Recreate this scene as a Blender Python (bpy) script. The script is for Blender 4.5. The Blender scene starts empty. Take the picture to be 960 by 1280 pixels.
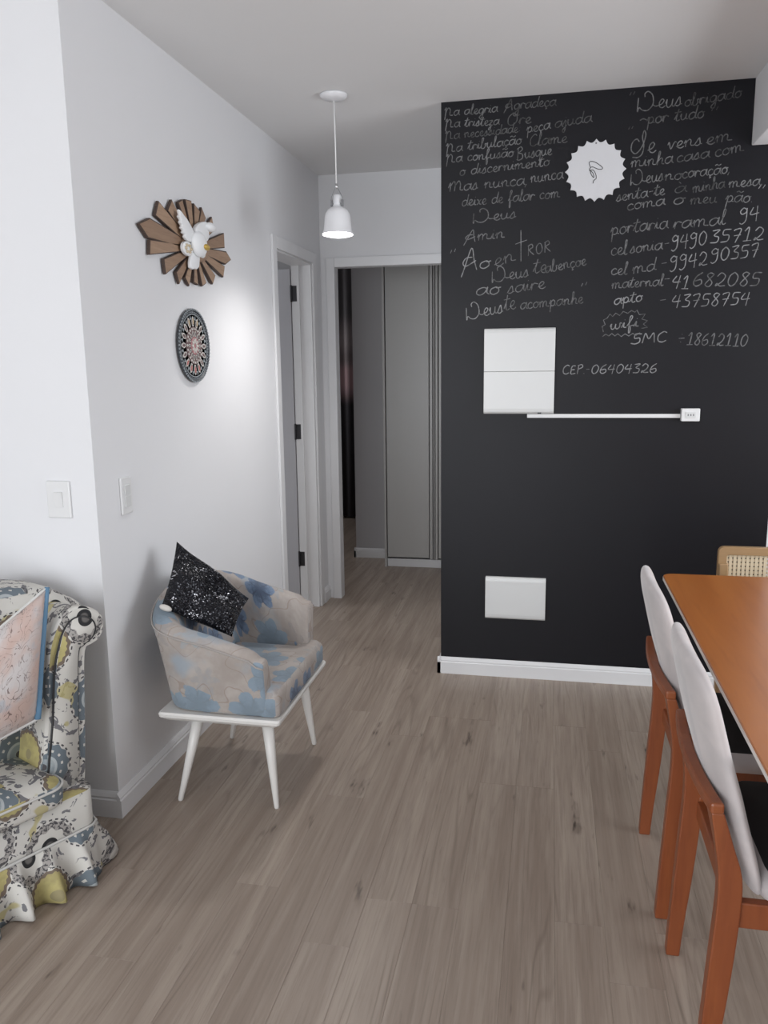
import bpy, bmesh, math, random
from mathutils import Vector, Matrix
random.seed(7)
PI = math.pi
scn = bpy.context.scene
COL = scn.collection

# ------------------------------------------------------------------ camera
CAM = Vector((1.385, 0.0, 1.4793))
FWD = Vector((-0.199083, 0.963625, -0.178303))
RGT = Vector((0.979693, 0.200128, -0.012294))
UPV = Vector((-0.023837, 0.177129, 0.983899))
F_PX = 1006.05
cd = bpy.data.cameras.new('camera'); cam = bpy.data.objects.new('camera', cd); COL.objects.link(cam)
cam.matrix_world = Matrix(((RGT.x, UPV.x, -FWD.x, CAM.x), (RGT.y, UPV.y, -FWD.y, CAM.y), (RGT.z, UPV.z, -FWD.z, CAM.z), (0, 0, 0, 1)))
cd.sensor_fit = 'VERTICAL'; cd.sensor_height = 36.0; cd.lens = F_PX / 1280 * 36.0
cd.clip_start = 0.05; cd.clip_end = 100
scn.camera = cam

# ------------------------------------------------------------------ view, world and daylight
scn.view_settings.view_transform = 'Standard'; scn.view_settings.look = 'None'
scn.view_settings.exposure = 0.0; scn.view_settings.gamma = 1.0; scn.view_settings.use_curve_mapping = False
w = bpy.data.worlds.new('overcast_sky'); scn.world = w; w.use_nodes = True
bg = w.node_tree.nodes['Background']; bg.inputs['Color'].default_value = (0.80, 0.88, 1.0, 1); bg.inputs['Strength'].default_value = 1.0

def area(name, loc, rot, sx, sy, power, col):
    ld = bpy.data.lights.new(name, 'AREA'); ld.shape = 'RECTANGLE'; ld.size = sx; ld.size_y = sy
    ld.energy = power; ld.color = col
    o = bpy.data.objects.new(name, ld); COL.objects.link(o); o.location = loc; o.rotation_euler = rot
    return o
area('daylight_balcony', (0.0, -2.52, 1.2), (PI/2, 0, 0), 2.7, 2.1, 130, (0.93, 0.965, 1.0))        # balcony door behind the camera
area('daylight_side', (3.62, 2.1, 1.45), (0, PI/2, 0), 1.2, 1.9, 46, (0.93, 0.965, 1.0))           # window in the right wall

area('fill_side_room', (-2.9, 3.6, 1.5), (0, -PI/2, 0), 1.2, 1.2, 24, (0.93, 0.965, 1.0))         # added light in the unseen side room, brightens the door leaf
area('fill_bedroom', (-2.9, 6.3, 1.5), (0, -PI/2, 0), 1.2, 1.2, 16, (0.95, 0.96, 1.0))            # added light, out of view in the far bedroom, lifts the curtain

# ------------------------------------------------------------------ node helpers
class N:
    """tiny wrapper that lets node sockets be combined with + - * / and functions"""
    nt = None
    def __init__(s, k): s.k = k
    @staticmethod
    def m(op, *a):
        n = N.nt.nodes.new('ShaderNodeMath'); n.operation = op
        for i, v in enumerate(a):
            if isinstance(v, N): N.nt.links.new(v.k, n.inputs[i])
            else: n.inputs[i].default_value = v
        return N(n.outputs[0])
    def __add__(s, o): return N.m('ADD', s, o)
    def __radd__(s, o): return N.m('ADD', o, s)
    def __sub__(s, o): return N.m('SUBTRACT', s, o)
    def __rsub__(s, o): return N.m('SUBTRACT', o, s)
    def __mul__(s, o): return N.m('MULTIPLY', s, o)
    def __rmul__(s, o): return N.m('MULTIPLY', o, s)
    def __truediv__(s, o): return N.m('DIVIDE', s, o)
    def __gt__(s, o): return N.m('GREATER_THAN', s, o)
    def __lt__(s, o): return N.m('LESS_THAN', s, o)
def nstart(name):
    m = bpy.data.materials.new(name); m.use_nodes = True; N.nt = m.node_tree
    return m, m.node_tree.nodes['Principled BSDF']
def new(t): return N.nt.nodes.new(t)
def link(a, b): N.nt.links.new(a.k if isinstance(a, N) else a, b)
def smooth(x, a, b):
    n = new('ShaderNodeMapRange'); n.interpolation_type = 'SMOOTHSTEP'
    link(x, n.inputs[0]); n.inputs[1].default_value = a; n.inputs[2].default_value = b
    return N(n.outputs[0])
def mix(f, a, b):
    n = new('ShaderNodeMix'); n.data_type = 'RGBA'
    if isinstance(f, (int, float)): n.inputs[0].default_value = f
    else: link(f, n.inputs[0])
    for v, i in ((a, 6), (b, 7)):
        if isinstance(v, tuple): n.inputs[i].default_value = (*v[:3], 1)
        else: link(v, n.inputs[i])
    return N(n.outputs[2])
def uvc(off=(0, 0, 0), scale=1.0):
    t = new('ShaderNodeTexCoord'); mp = new('ShaderNodeMapping'); mp.inputs['Location'].default_value = off
    mp.inputs['Scale'].default_value = (scale,)*3; link(t.outputs['UV'], mp.inputs[0]); return N(mp.outputs[0])
def objc(scale=(1, 1, 1)):
    t = new('ShaderNodeTexCoord'); mp = new('ShaderNodeMapping'); mp.inputs['Scale'].default_value = scale
    link(t.outputs['Object'], mp.inputs[0]); return N(mp.outputs[0])
def noise(co, scale, detail=3, rough=.5, out=0, dist=0):
    n = new('ShaderNodeTexNoise'); link(co, n.inputs['Vector']); n.inputs['Scale'].default_value = scale
    n.inputs['Detail'].default_value = detail; n.inputs['Roughness'].default_value = rough; n.inputs['Distortion'].default_value = dist
    return N(n.outputs[out])
def bump(h, strength, dist, bs):
    b = new('ShaderNodeBump'); b.inputs['Strength'].default_value = strength; b.inputs['Distance'].default_value = dist
    link(h, b.inputs['Height']); link(b.outputs[0], bs.inputs['Normal'])
def cell(uv, size, rnd=.8):
    """2D Voronoi cell: distance from its centre, angle, three random values"""
    v = new('ShaderNodeTexVoronoi'); v.voronoi_dimensions = '2D'; v.inputs['Scale'].default_value = 1/size
    v.inputs['Randomness'].default_value = rnd; link(uv, v.inputs['Vector'])
    s = new('ShaderNodeVectorMath'); s.operation = 'SUBTRACT'; link(uv, s.inputs[0]); link(v.outputs['Position'], s.inputs[1])
    x = new('ShaderNodeSeparateXYZ'); link(s.outputs[0], x.inputs[0])
    X, Y = N(x.outputs[0]), N(x.outputs[1])
    r = N.m('SQRT', X*X + Y*Y); a = N.m('ARCTAN2', Y, X)
    c = new('ShaderNodeSeparateColor'); link(v.outputs['Color'], c.inputs[0])
    return r, a, N(c.outputs[0]), N(c.outputs[1]), N(c.outputs[2])
def cosk(a, k, ph=0.0): return N.m('COSINE', a*k + ph)

def plain(name, col, rough=.5, metal=0, bstr=0, bscale=200, var=0, vscale=3, coat=0, spec=.5):
    m, b = nstart(name)
    b.inputs['Roughness'].default_value = rough; b.inputs['Metallic'].default_value = metal
    b.inputs['Coat Weight'].default_value = coat; b.inputs['Specular IOR Level'].default_value = spec
    co = objc()
    if var:
        f = noise(co, vscale, 4)
        link(mix(f, tuple(c*(1-var) for c in col), tuple(min(1, c*(1+var)) for c in col)), b.inputs['Base Color'])
    else: b.inputs['Base Color'].default_value = (*col, 1)
    if bstr: bump(noise(co, bscale, 3), bstr, .001, b)
    return m
def emis(name, col, st):
    m, b = nstart(name); b.inputs['Base Color'].default_value = (*col, 1)
    b.inputs['Emission Color'].default_value = (*col, 1); b.inputs['Emission Strength'].default_value = st; return m

M = {}
M['wall'] = plain('white_wall_paint', (.76, .76, .775), .75, bstr=.12, bscale=90, var=.02, vscale=2)
M['ceil'] = plain('ceiling_paint', (.76, .755, .755), .85, bstr=.08, bscale=80, var=.02)
M['chalk'] = plain('blackboard_paint', (.0058, .0055, .0082), .45, bstr=.10, bscale=60, var=.22, vscale=2.2, spec=.25)
M['trim'] = plain('white_gloss_trim', (.76, .76, .77), .35)
M['plastic'] = plain('white_plastic', (.74, .74, .74), .35)
M['plastic_ivory'] = plain('off_white_plastic', (.66, .665, .66), .4)
M['dark'] = plain('black_plastic', (.02, .02, .022), .45)
M['grey'] = plain('grey_plastic', (.18, .18, .19), .4)
M['doorpaint'] = plain('pale_grey_door_laminate', (.50, .50, .53), .4, var=.03)
M['hinge'] = plain('dark_hinge_metal', (.07, .07, .075), .35, .8)
M['wardrobe'] = plain('grey_wardrobe_laminate', (.47, .46, .445), .35, var=.02)
M['chrome'] = plain('brushed_metal', (.55, .55, .56), .3, .9)
M['grey_metal'] = plain('satin_grey_metal', (.42, .41, .40), .5, .3)
M['lampw'] = plain('white_lamp_enamel', (.78, .78, .80), .3)
M['bulb'] = emis('lit_bulb', (1, .985, .97), 12)
M['chairwood'] = None
M['dove'] = plain('white_painted_resin', (.86, .87, .88), .5, bstr=.3, bscale=60)
M['gold'] = plain('gold_paint', (.62, .42, .10), .4, .4)
M['paper'] = plain('white_felt', (.62, .62, .64), .8, bstr=.3, bscale=120)
M['ink'] = plain('black_ink', (.02, .02, .022), .6)
M['curtain'] = None
M['cord'] = plain('white_cord', (.78, .78, .78), .5)
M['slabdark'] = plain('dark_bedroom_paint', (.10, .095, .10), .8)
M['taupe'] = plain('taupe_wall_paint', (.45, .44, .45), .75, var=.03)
M['legw'] = plain('white_lacquered_wood', (.74, .72, .69), .35)
M['velvet'] = None

def wood(name, c1, c2, c3, rough, axis='x', scale=1.0, coat=0.0, var=0):
    m, b = nstart(name)
    s = {'x': (1.2, 14, 14), 'y': (14, 1.2, 14), 'z': (14, 14, 1.2)}[axis]
    co = objc(tuple(v*scale for v in s))
    g = noise(co, 1.5, 6, .6, dist=.6); g2 = noise(objc(tuple(v*scale*6 for v in s)), 1.5, 3)
    c = mix(smooth(g, .3, .7), c1, c2); c = mix(smooth(g2, .5, .8)*.5, c, c3)
    if var: oi = new('ShaderNodeObjectInfo'); c = mix(N(oi.outputs['Random'])*var, c, c3)
    link(c, b.inputs['Base Color']); b.inputs['Roughness'].default_value = rough; b.inputs['Coat Weight'].default_value = coat
    b.inputs['Coat Roughness'].default_value = .15
    bump(g2, .06, .001, b); return m
M['chairwood'] = wood('reddish_brown_wood', (.215, .055, .018), (.265, .074, .023), (.165, .040, .013), .38, 'z')
M['tablewood'] = wood('honey_orange_veneer', (.36, .112, .020), (.43, .145, .030), (.31, .088, .016), .36, 'y', .5, .15)
M['tableedge'] = plain('pale_table_edge', (.80, .77, .74), .3)
M['canewood'] = wood('light_oak_wood', (.34, .21, .10), (.39, .245, .125), (.29, .175, .085), .4, 'x')
M['cane'] = plain('woven_cane', (.66, .55, .39), .6)
M['raywood'] = wood('stained_slat_wood', (.36, .235, .155), (.47, .32, .215), (.20, .12, .078), .55, 'y', 1.5, var=.55)
M['burnt'] = plain('burnt_wood_edge', (.07, .045, .035), .7)

# floor laminate
def floor_mat():
    m, b = nstart('grey_brown_laminate')
    g = new('ShaderNodeNewGeometry'); oi = new('ShaderNodeObjectInfo'); rnd = N(oi.outputs['Random'])
    cb = new('ShaderNodeCombineXYZ'); link(rnd*7.3, cb.inputs[0]); link(rnd*31.0, cb.inputs[1]); link(rnd*9.0, cb.inputs[2])
    ad = new('ShaderNodeVectorMath'); ad.operation = 'ADD'; link(g.outputs['Position'], ad.inputs[0]); link(cb.outputs[0], ad.inputs[1])
    def mp(s):
        q = new('ShaderNodeMapping'); q.inputs['Scale'].default_value = s; link(ad.outputs[0], q.inputs[0]); return N(q.outputs[0])
    big = noise(mp((10, .42, 1)), 2.0, 5, .6, dist=.45)
    fine = noise(mp((85, 2.4, 1)), 1.5, 4, .7)
    cg = noise(mp((7.5, .55, 1)), 1.0, 1.5, .4)
    ring = 1.0 - smooth(N.m('ABSOLUTE', N.m('SINE', cg*46.0)), .0, .55)
    kn = noise(mp((20, 4.2, 1)), 1.0, 3, .6); kn2 = noise(mp((60, 8, 1)), 1.0, 2, .5)
    base = mix(smooth(big, .28, .72), (.285, .223, .180), (.430, .358, .298))
    base = mix(smooth(fine, .42, .72)*.45, base, (.190, .146, .117))
    base = mix(ring*smooth(noise(mp((3, .8, 1)), 1.3, 2), .48, .62)*.42, base, (.150, .112, .088))
    base = mix(smooth(kn, .64, .74)*.50, base, (.105, .078, .062))
    base = mix(smooth(kn, .70, .76)*smooth(kn2, .42, .6)*.9, base, (.045, .033, .027))
    base = mix(rnd*.30, base, (.270, .212, .170))
    link(base, b.inputs['Base Color'])
    link(smooth(fine, .2, .9)*.10 + .36, b.inputs['Roughness'])
    bump(fine, .08, .001, b); return m
M['floor'] = floor_mat()
M['slab'] = plain('floor_joint', (.13, .105, .085), .7)

def velvet_mat():
    m, b = nstart('pale_grey_velvet')
    co = objc(); n1 = noise(co, 7, 3, .5, dist=.5); n2 = noise(co, 900, 2)
    link(mix(smooth(n1, .40, .66)*.55, (.57, .52, .51), (.38, .36, .365)), b.inputs['Base Color'])
    b.inputs['Roughness'].default_value = .9; b.inputs['Sheen Weight'].default_value = .35; b.inputs['Sheen Roughness'].default_value = .4
    bump(n2, .2, .0006, b); return m
M['velvet'] = velvet_mat()

def curtain_mat():
    m, b = nstart('dim_striped_curtain')
    t = new('ShaderNodeTexCoord'); x = new('ShaderNodeSeparateXYZ'); link(t.outputs['Object'], x.inputs[0]); z = N(x.outputs[2])
    c = mix(smooth(z, 1.10, 1.32), (.045, .042, .048), (.50, .34, .35)); c = mix(smooth(z, 1.42, 1.55), c, (.26, .22, .22))
    c = mix(smooth(z, 1.58, 1.70), c, (.38, .33, .33)); c = mix(smooth(z, 1.75, 2.0), c, (.16, .15, .155))
    link(c, b.inputs['Base Color']); b.inputs['Roughness'].default_value = .8; return m
M['curtain'] = curtain_mat()

def floral_mat():
    m, b = nstart('watercolour_blossom_upholstery')
    uv = uvc()
    n1 = noise(uv, 9, 4, .6); n2 = noise(uv, 34, 4, .65); n3 = noise(uv, 900, 2)
    col = mix(smooth(n1, .35, .7), (.345, .30, .27), (.44, .395, .365))
    # pale taupe ghost blossoms
    r, a, q0, q1, q2 = cell(uvc((.37, .11, 0)), .17, .7)
    R = .060*(.72 + .26*cosk(a, 6)) + (n2 - .5)*.035 if False else (cosk(a, 6)*.26 + .72)*.060 + (n2 - .5)*.03
    msk = smooth(R - r, -.001, .006)*(q1 > .45)
    col = mix(msk*smooth(n2, .25, .7)*.8, col, mix(q0, (.27, .215, .19), (.33, .37, .40)))
    # thin brown stems
    st = noise(uvc((1.1, 2.3, 0)), 7.5, 1); line = N.m('ABSOLUTE', st - .5) < .0055
    col = mix(line*.45, col, (.24, .17, .13))
    # blue blossoms
    wash = noise(uvc((5.1, .7, 0)), 5.5, 3, .55)
    col = mix(smooth(wash, .52, .66)*.75, col, (.30, .36, .42))
    r, a, q0, q1, q2 = cell(uvc((.034, .052, 0)), .175, .60)
    ph = q0*6.28
    lob = N.m('ABSOLUTE', N.m('COSINE', a*3.0 + ph + (n2 - .5)*1.2))
    R = (lob*.34 + .62)*(q2*.020 + .068) + (n2 - .5)*.034
    msk = smooth(R - r, -.0015, .005)*(q1 > .14)
    nw = noise(uv, 60, 4, .65)
    inner = smooth(r/.068 + (nw - .5)*1.2 + (n2 - .5)*1.0, .25, 1.0)
    blue = mix(inner, (.055, .090, .155), (.155, .225, .335))
    blue = mix(smooth(N.m('ABSOLUTE', N.m('COSINE', a*3.0 + ph + (n2 - .5)*1.2)) + r*-1.5, .30, .0)*.85, blue, (.045, .065, .115))
    blue = mix((q2 > .70)*.6, blue, (.27, .34, .38))
    col = mix(msk*.93, col, blue)
    link(col, b.inputs['Base Color']); b.inputs['Roughness'].default_value = .85; b.inputs['Sheen Weight'].default_value = .15
    bump(n3, .3, .0006, b); return m
M['floral'] = floral_mat(); M['beige'] = plain('beige_piping', (.36, .33, .31), .8)

def suzani_mat():
    m, b = nstart('medallion_print_cotton')
    uv = uvc(scale=.82); n2 = noise(uv, 26, 3, .6); n3 = noise(uv, 95, 2, .6); nf = noise(uv, 800, 2)
    WHITE, CH, BL, YE = (.60, .58, .54), (.075, .07, .075), (.145, .175, .20), (.46, .40, .17)
    col = WHITE
    leaf = noise(uvc((.5, .2, 0)), 21, 3, .6, dist=1.2)
    col = mix(smooth(leaf, .575, .59), col, (.17, .165, .175))
    yel = noise(uvc((2.5, 1.2, 0)), 11, 1, .5)
    col = mix(smooth(yel, .63, .66)*.8, col, YE)
    r, a, q0, q1, q2 = cell(uvc((.061, .043, 0), .82), .150, .55)
    lace = smooth(noise(uv, 125, 2, .6), .46, .50)
    s12 = cosk(a, 14)*.0022; s9 = cosk(a, 9)*.0035
    # type 1: lacy dark ring, scalloped white flower, black eye
    c1 = mix(lace, CH, (.36, .34, .32))
    c1 = mix(r - s9 < .0400, c1, WHITE); c1 = mix(r < .0205, c1, (.02, .02, .022)); c1 = mix(smooth(r, .0135, .008), c1, (.14, .13, .125))
    # type 2: blue disc with dots and pale core
    dots = (cosk(a, 12) > .55)*((N.m('ABSOLUTE', r - .042)) < .0028)
    c2 = mix(dots, BL, WHITE); c2 = mix(r < .0300, c2, (.40, .43, .44)); c2 = mix(r < .024, c2, mix(smooth(n2, .4, .6), (.24, .28, .30), (.33, .36, .37))); c2 = mix(r < .008, c2, CH)
    # type 3: mustard disc with dark toothed border
    c3 = mix(r - cosk(a, 22)*.0016 < .050, (.17, .13, .10), mix(smooth(n2, .35, .65), YE, (.36, .31, .14)))
    c3 = mix(r < .012, c3, (.30, .26, .14))
    cc = mix(q0 > .40, c1, c2); cc = mix(q0 > .72, cc, c3)
    msk = (r - s12) < .0585
    col = mix(msk, col, cc)
    # black dotted rim
    rim = (N.m('ABSOLUTE', r - .063) < .0020)*(cosk(a, 26) > -.1)
    col = mix(rim, col, CH)
    link(col, b.inputs['Base Color']); b.inputs['Roughness'].default_value = .85
    bump(nf, .3, .0006, b); return m
M['suzani'] = suzani_mat()

def peach_mat():
    m, b = nstart('faded_peach_scroll_fabric')
    uv = uvc(); n1 = noise(uv, 7, 3, .5); n2 = noise(uv, 14, 2, .5, dist=2.0)
    col = mix(smooth(n1, .38, .62), (.55, .40, .35), (.56, .52, .51))
    col = mix(smooth(noise(uvc((3, 1, 0)), 9, 3), .56, .66)*.55, col, (.36, .42, .48))
    ln = smooth(N.m('ABSOLUTE', n2 - .5), .016, .004)
    t = new('ShaderNodeSeparateXYZ'); link(uv, t.inputs[0])
    near = smooth(N.m('ABSOLUTE', N(t.outputs[0]) - .30), .10, .02)
    col = mix(ln*(near*.75 + .12), col, (.15, .10, .09))
    link(col, b.inputs['Base Color']); b.inputs['Roughness'].default_value = .6; b.inputs['Sheen Weight'].default_value = .2
    bump(noise(uv, 30, 3), .4, .004, b); return m
M['peach'] = peach_mat()
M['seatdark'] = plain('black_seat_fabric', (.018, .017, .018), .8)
M['piping'] = plain('blue_piping', (.12, .24, .37), .7)
M['whitepipe'] = plain('pale_piping', (.60, .59, .57), .7)

def sequin_mat():
    m, b = nstart('black_sequins')
    uv = uvc(); v = new('ShaderNodeTexVoronoi'); v.voronoi_dimensions = '2D'; v.inputs['Scale'].default_value = 170; link(uv, v.inputs['Vector'])
    sc = new('ShaderNodeVectorMath'); sc.operation = 'SUBTRACT'; link(v.outputs['Color'], sc.inputs[0]); sc.inputs[1].default_value = (.5, .5, .5)
    s2 = new('ShaderNodeVectorMath'); s2.operation = 'SCALE'; link(sc.outputs[0], s2.inputs[0]); s2.inputs[3].default_value = .95
    g = new('ShaderNodeNewGeometry'); ad = new('ShaderNodeVectorMath'); ad.operation = 'ADD'; link(g.outputs['Normal'], ad.inputs[0]); link(s2.outputs[0], ad.inputs[1])
    nm = new('ShaderNodeVectorMath'); nm.operation = 'NORMALIZE'; link(ad.outputs[0], nm.inputs[0]); link(nm.outputs[0], b.inputs['Normal'])
    c = new('ShaderNodeSeparateColor'); link(v.outputs['Color'], c.inputs[0]); rv = N(c.outputs[0])
    patch = noise(uv, 8, 3, .6)
    glint = (rv*.55 + patch) > 1.07
    col = mix(glint, (.012, .012, .016), (.62, .62, .66))  # sparkle painted into the colour: scattered pale cells on black sequins
    link(col, b.inputs['Base Color']); b.inputs['Roughness'].default_value = .22; b.inputs['Metallic'].default_value = .55
    return m
M['sequin'] = sequin_mat()
M['seqback'] = plain('white_cushion_lining', (.60, .58, .55), .8)

def chalkline_mat(name, lo, hi):
    m, b = nstart(name); n = noise(objc(), 45, 4, .7)
    link(mix(smooth(n, .3, .65), (lo,)*3, (hi, hi, hi*1.02)), b.inputs['Base Color']); b.inputs['Roughness'].default_value = .95
    b.inputs['Specular IOR Level'].default_value = .1
    return m
M['chalk_faint'] = chalkline_mat('faint_chalk', .04, .115)
M['chalk_mid'] = chalkline_mat('soft_chalk', .07, .19)
M['chalk_bright'] = chalkline_mat('fresh_chalk', .14, .30)

# ------------------------------------------------------------------ geometry helpers
def tag(o, label=None, cat=None, group=None, kind=None):
    if label: o['label'] = label
    if cat: o['category'] = cat
    if group: o['group'] = group
    if kind: o['kind'] = kind
    return o
def empty(name, loc, label, cat, rz=0, group=None):
    o = bpy.data.objects.new(name, None); COL.objects.link(o); o.location = loc; o.rotation_euler = (0, 0, rz)
    o.empty_display_size = .05
    return tag(o, label, cat, group)
def emit(name, bm, mat, parent=None, smooth_=False, bevel=0, seg=2, subsurf=0, label=None, auto=None, loc=None, recalc=True):
    me = bpy.data.meshes.new(name)
    if recalc: bmesh.ops.recalc_face_normals(bm, faces=bm.faces)
    bm.to_mesh(me); bm.free()
    if isinstance(mat, list):
        for m in mat: me.materials.append(m)
    else: me.materials.append(mat)
    if smooth_: me.polygons.foreach_set('use_smooth', [True]*len(me.polygons))
    o = bpy.data.objects.new(name, me); COL.objects.link(o)
    if parent: o.parent = parent
    if loc: o.location = loc
    if bevel:
        b = o.modifiers.new('bevel', 'BEVEL'); b.width = bevel; b.segments = seg; b.limit_method = 'ANGLE'; b.angle_limit = math.radians(35)
    if subsurf:
        s = o.modifiers.new('sub', 'SUBSURF'); s.levels = subsurf; s.render_levels = subsurf
    if label: o['label'] = label
    return o
def box(bm, x0, x1, y0, y1, z0, z1, mi=0):
    vs = [bm.verts.new(p) for p in ((x0, y0, z0), (x1, y0, z0), (x1, y1, z0), (x0, y1, z0), (x0, y0, z1), (x1, y0, z1), (x1, y1, z1), (x0, y1, z1))]
    for f in ((0, 3, 2, 1), (4, 5, 6, 7), (0, 1, 5, 4), (1, 2, 6, 5), (2, 3, 7, 6), (3, 0, 4, 7)):
        bm.faces.new([vs[i] for i in f]).material_index = mi
def boxo(name, x0, x1, y0, y1, z0, z1, mat, parent=None, bevel=0, label=None, seg=2):
    bm = bmesh.new(); box(bm, x0, x1, y0, y1, z0, z1); return emit(name, bm, mat, parent, bevel=bevel, label=label, seg=seg)
def struct(name, x0, x1, y0, y1, z0, z1, mat, bevel=0):
    return tag(boxo(name, x0, x1, y0, y1, z0, z1, mat, bevel=bevel), kind='structure')
def loft(bm, rings, close=True, caps=True, uvs=None, loop=False):
    """rings: lists of points; uvs: same shape of (u,v)"""
    V = [[bm.verts.new(p) for p in r] for r in rings]
    L = bm.loops.layers.uv.verify() if uvs else None
    n = len(rings[0]); R = len(rings)
    for i in range(R if loop else R-1):
        i2 = (i+1) % R
        for j in range(n if close else n-1):
            j2 = (j+1) % n
            f = bm.faces.new((V[i][j], V[i][j2], V[i2][j2], V[i2][j]))
            if uvs:
                w_ = 1 if j2 == 0 else 0
                ids = ((i, j), (i, j2), (i2, j2), (i2, j))
                for lp, (p, q) in zip(f.loops, ids):
                    u = uvs[p][q]
                    if w_ and q == 0: u = (u[0], uvs[p][n-1][1] + (uvs[p][n-1][1]-uvs[p][n-2][1]))
                    lp[L].uv = u
    if caps and close and not loop:
        for r, uu in ((V[0], uvs[0] if uvs else None), (V[-1], uvs[-1] if uvs else None)):
            f = bm.faces.new(r)
            if uvs:
                o = r[0].co
                a = (r[len(r)//4].co - o); b_ = (r[len(r)//2].co - o); nn = a.cross(b_).normalized() if a.cross(b_).length > 1e-9 else Vector((1, 0, 0))
                t = Vector((0, 0, 1)).cross(nn); t = t.normalized() if t.length > .1 else Vector((1, 0, 0)); s = nn.cross(t)
                for lp in f.loops: d = lp.vert.co; lp[L].uv = (d.dot(t), d.dot(s))
    return V
def lathe(bm, prof, c=(0, 0, 0), seg=32, caps=False):
    rings = [[(c[0]+r*math.cos(2*PI*k/seg), c[1]+r*math.sin(2*PI*k/seg), c[2]+z) for k in range(seg)] for r, z in prof]
    loft(bm, rings, True, caps)
def tube(bm, pts, rad, seg=8, caps=True, ring_loop=False):
    pts = [Vector(p) for p in pts]; n = len(pts); rings = []
    up = None
    for i, p in enumerate(pts):
        if ring_loop: d = pts[(i+1) % n]-pts[i-1]
        else: d = pts[min(i+1, n-1)]-pts[max(i-1, 0)]
        d.normalize()
        if up is None: up = d.orthogonal().normalized()
        up = (up - d*up.dot(d)).normalized(); s = d.cross(up)
        r = rad[i] if isinstance(rad, (list, tuple)) else rad
        rings.append([p + up*r*math.cos(2*PI*k/seg) + s*r*math.sin(2*PI*k/seg) for k in range(seg)])
    loft(bm, rings, True, caps, loop=ring_loop)
def prism(bm, poly, f0, f1, mi=0):
    """poly: 2D points; f0,f1 map a 2D point to the two 3D faces"""
    a = [bm.verts.new(f0(p)) for p in poly]; b = [bm.verts.new(f1(p)) for p in poly]; n = len(poly)
    bm.faces.new(a).material_index = mi; bm.faces.new(b[::-1]).material_index = mi
    for i in range(n): bm.faces.new((a[i], b[i], b[(i+1) % n], a[(i+1) % n])).material_index = mi
def crom(pts, k=6, closed=False):
    P = [Vector((*p, 0)) if len(p) == 2 else Vector(p) for p in pts]; n = len(P); out = []
    if n < 3 and not closed: return P
    for i in range(n if closed else n-1):
        p0 = P[i-1] if (i > 0 or closed) else P[0]*2-P[1]
        p1, p2 = P[i], P[(i+1) % n]
        p3 = P[(i+2) % n] if (i+2 < n or closed) else P[-1]*2-P[-2]
        for s in range(k):
            t = s/k; out.append(.5*((2*p1)+(p2-p0)*t+(2*p0-5*p1+4*p2-p3)*t*t+(3*p1-p0-3*p2+p3)*t**3))
    if not closed: out.append(P[-1])
    return out
def box_uv(bm):
    L = bm.loops.layers.uv.verify(); bm.normal_update()
    for f in bm.faces:
        n = f.normal; ax = max(range(3), key=lambda i: abs(n[i]))
        for lp in f.loops:
            c = lp.vert.co; lp[L].uv = ((c.y, c.z), (c.x, c.z), (c.x, c.y))[ax]
def copy_tree(o, parent=None):
    c = o.copy(); COL.objects.link(c)
    if parent: c.parent = parent
    for ch in [x for x in bpy.data.objects if x.parent == o]: copy_tree(ch, c)
    return c
def unproj(x, y, ax, v):
    d = FWD + RGT*((x-480)/F_PX) - UPV*((y-640)/F_PX); return CAM + d*((v-CAM[ax])/d[ax])

# ------------------------------------------------------------------ the room
H = 2.6; YF = 2.254; YH = 4.888; YC = 3.723; XC = 0.891; XE = 2.331
# floor: slab and laminate planks
slab = struct('floor', -3.2, 3.9, -2.7, 8.2, -.08, -.009, M['slab'])
PW, PL = .130, 1.22
plank_cache = {}
def plank_mesh(w_, l):
    key = (round(w_, 3), round(l, 3))
    if key in plank_cache: return plank_cache[key]
    bm = bmesh.new(); c = .0005; z0, z1 = -.009, 0.0
    rings = []
    for ins, z in ((.0001, z0), (.0001, z1-c), (c, z1)):
        rings.append([(ins, ins, z), (w_-ins, ins, z), (w_-ins, l-ins, z), (ins, l-ins, z)])
    loft(bm, rings); bmesh.ops.recalc_face_normals(bm, faces=bm.faces)
    me = bpy.data.meshes.new('floor_plank'); bm.to_mesh(me); bm.free(); me.materials.append(M['floor'])
    plank_cache[key] = me; return me
X0, X1, Y0, Y1 = -.91, 3.12, -.35, 6.75
nrow = int(round((X1-X0)/PW))
for i in range(nrow):
    y = Y0 - random.choice([.1, .3, .45, .62, .8, .95, 1.1])
    while y < Y1:
        a, b_ = max(y, Y0), min(y+PL, Y1)
        if b_-a > .03:
            o = bpy.data.objects.new('floor_plank', plank_mesh(PW, round((b_-a), 3))); COL.objects.link(o)
            o.parent = slab; o.location = (X0+i*PW, a, 0)
        y += PL
# rest of the floor outside the view, same laminate
for nm, r in (('floor_margin', (X1, 3.9, -2.7, 8.2)), ('floor_margin', (-3.2, X0, -2.7, 8.2)), ('floor_margin', (X0, X1, -2.7, Y0)), ('floor_margin', (X0, X1, Y1, 8.2))):
    boxo(nm, r[0], r[1], r[2], r[3], -.009, 0, M['floor'], slab)

struct('ceiling', -3.2, 3.9, -2.7, 8.2, H, H+.1, M['ceil'])
def multi_wall(name, rects, mat):
    bm = bmesh.new()
    for r in rects: box(bm, *r)
    return tag(emit(name, bm, mat), kind='structure')
T = .12
D1A, D1B, DZ = 4.035, 4.70, 2.085      # rough opening of the side door
multi_wall('wall_left', [(-T, 0, YF, D1A, 0, H), (-T, 0, D1A, D1B, DZ, H), (-T, 0, D1B, YH, 0, H), (-T, -T+.04, YH, 5.12, 0, H)], M['wall'])
tag(boxo('wall_front_left', -3.1, -T, YF, YF+T, 0, H, M['wall']), kind='structure')
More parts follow.
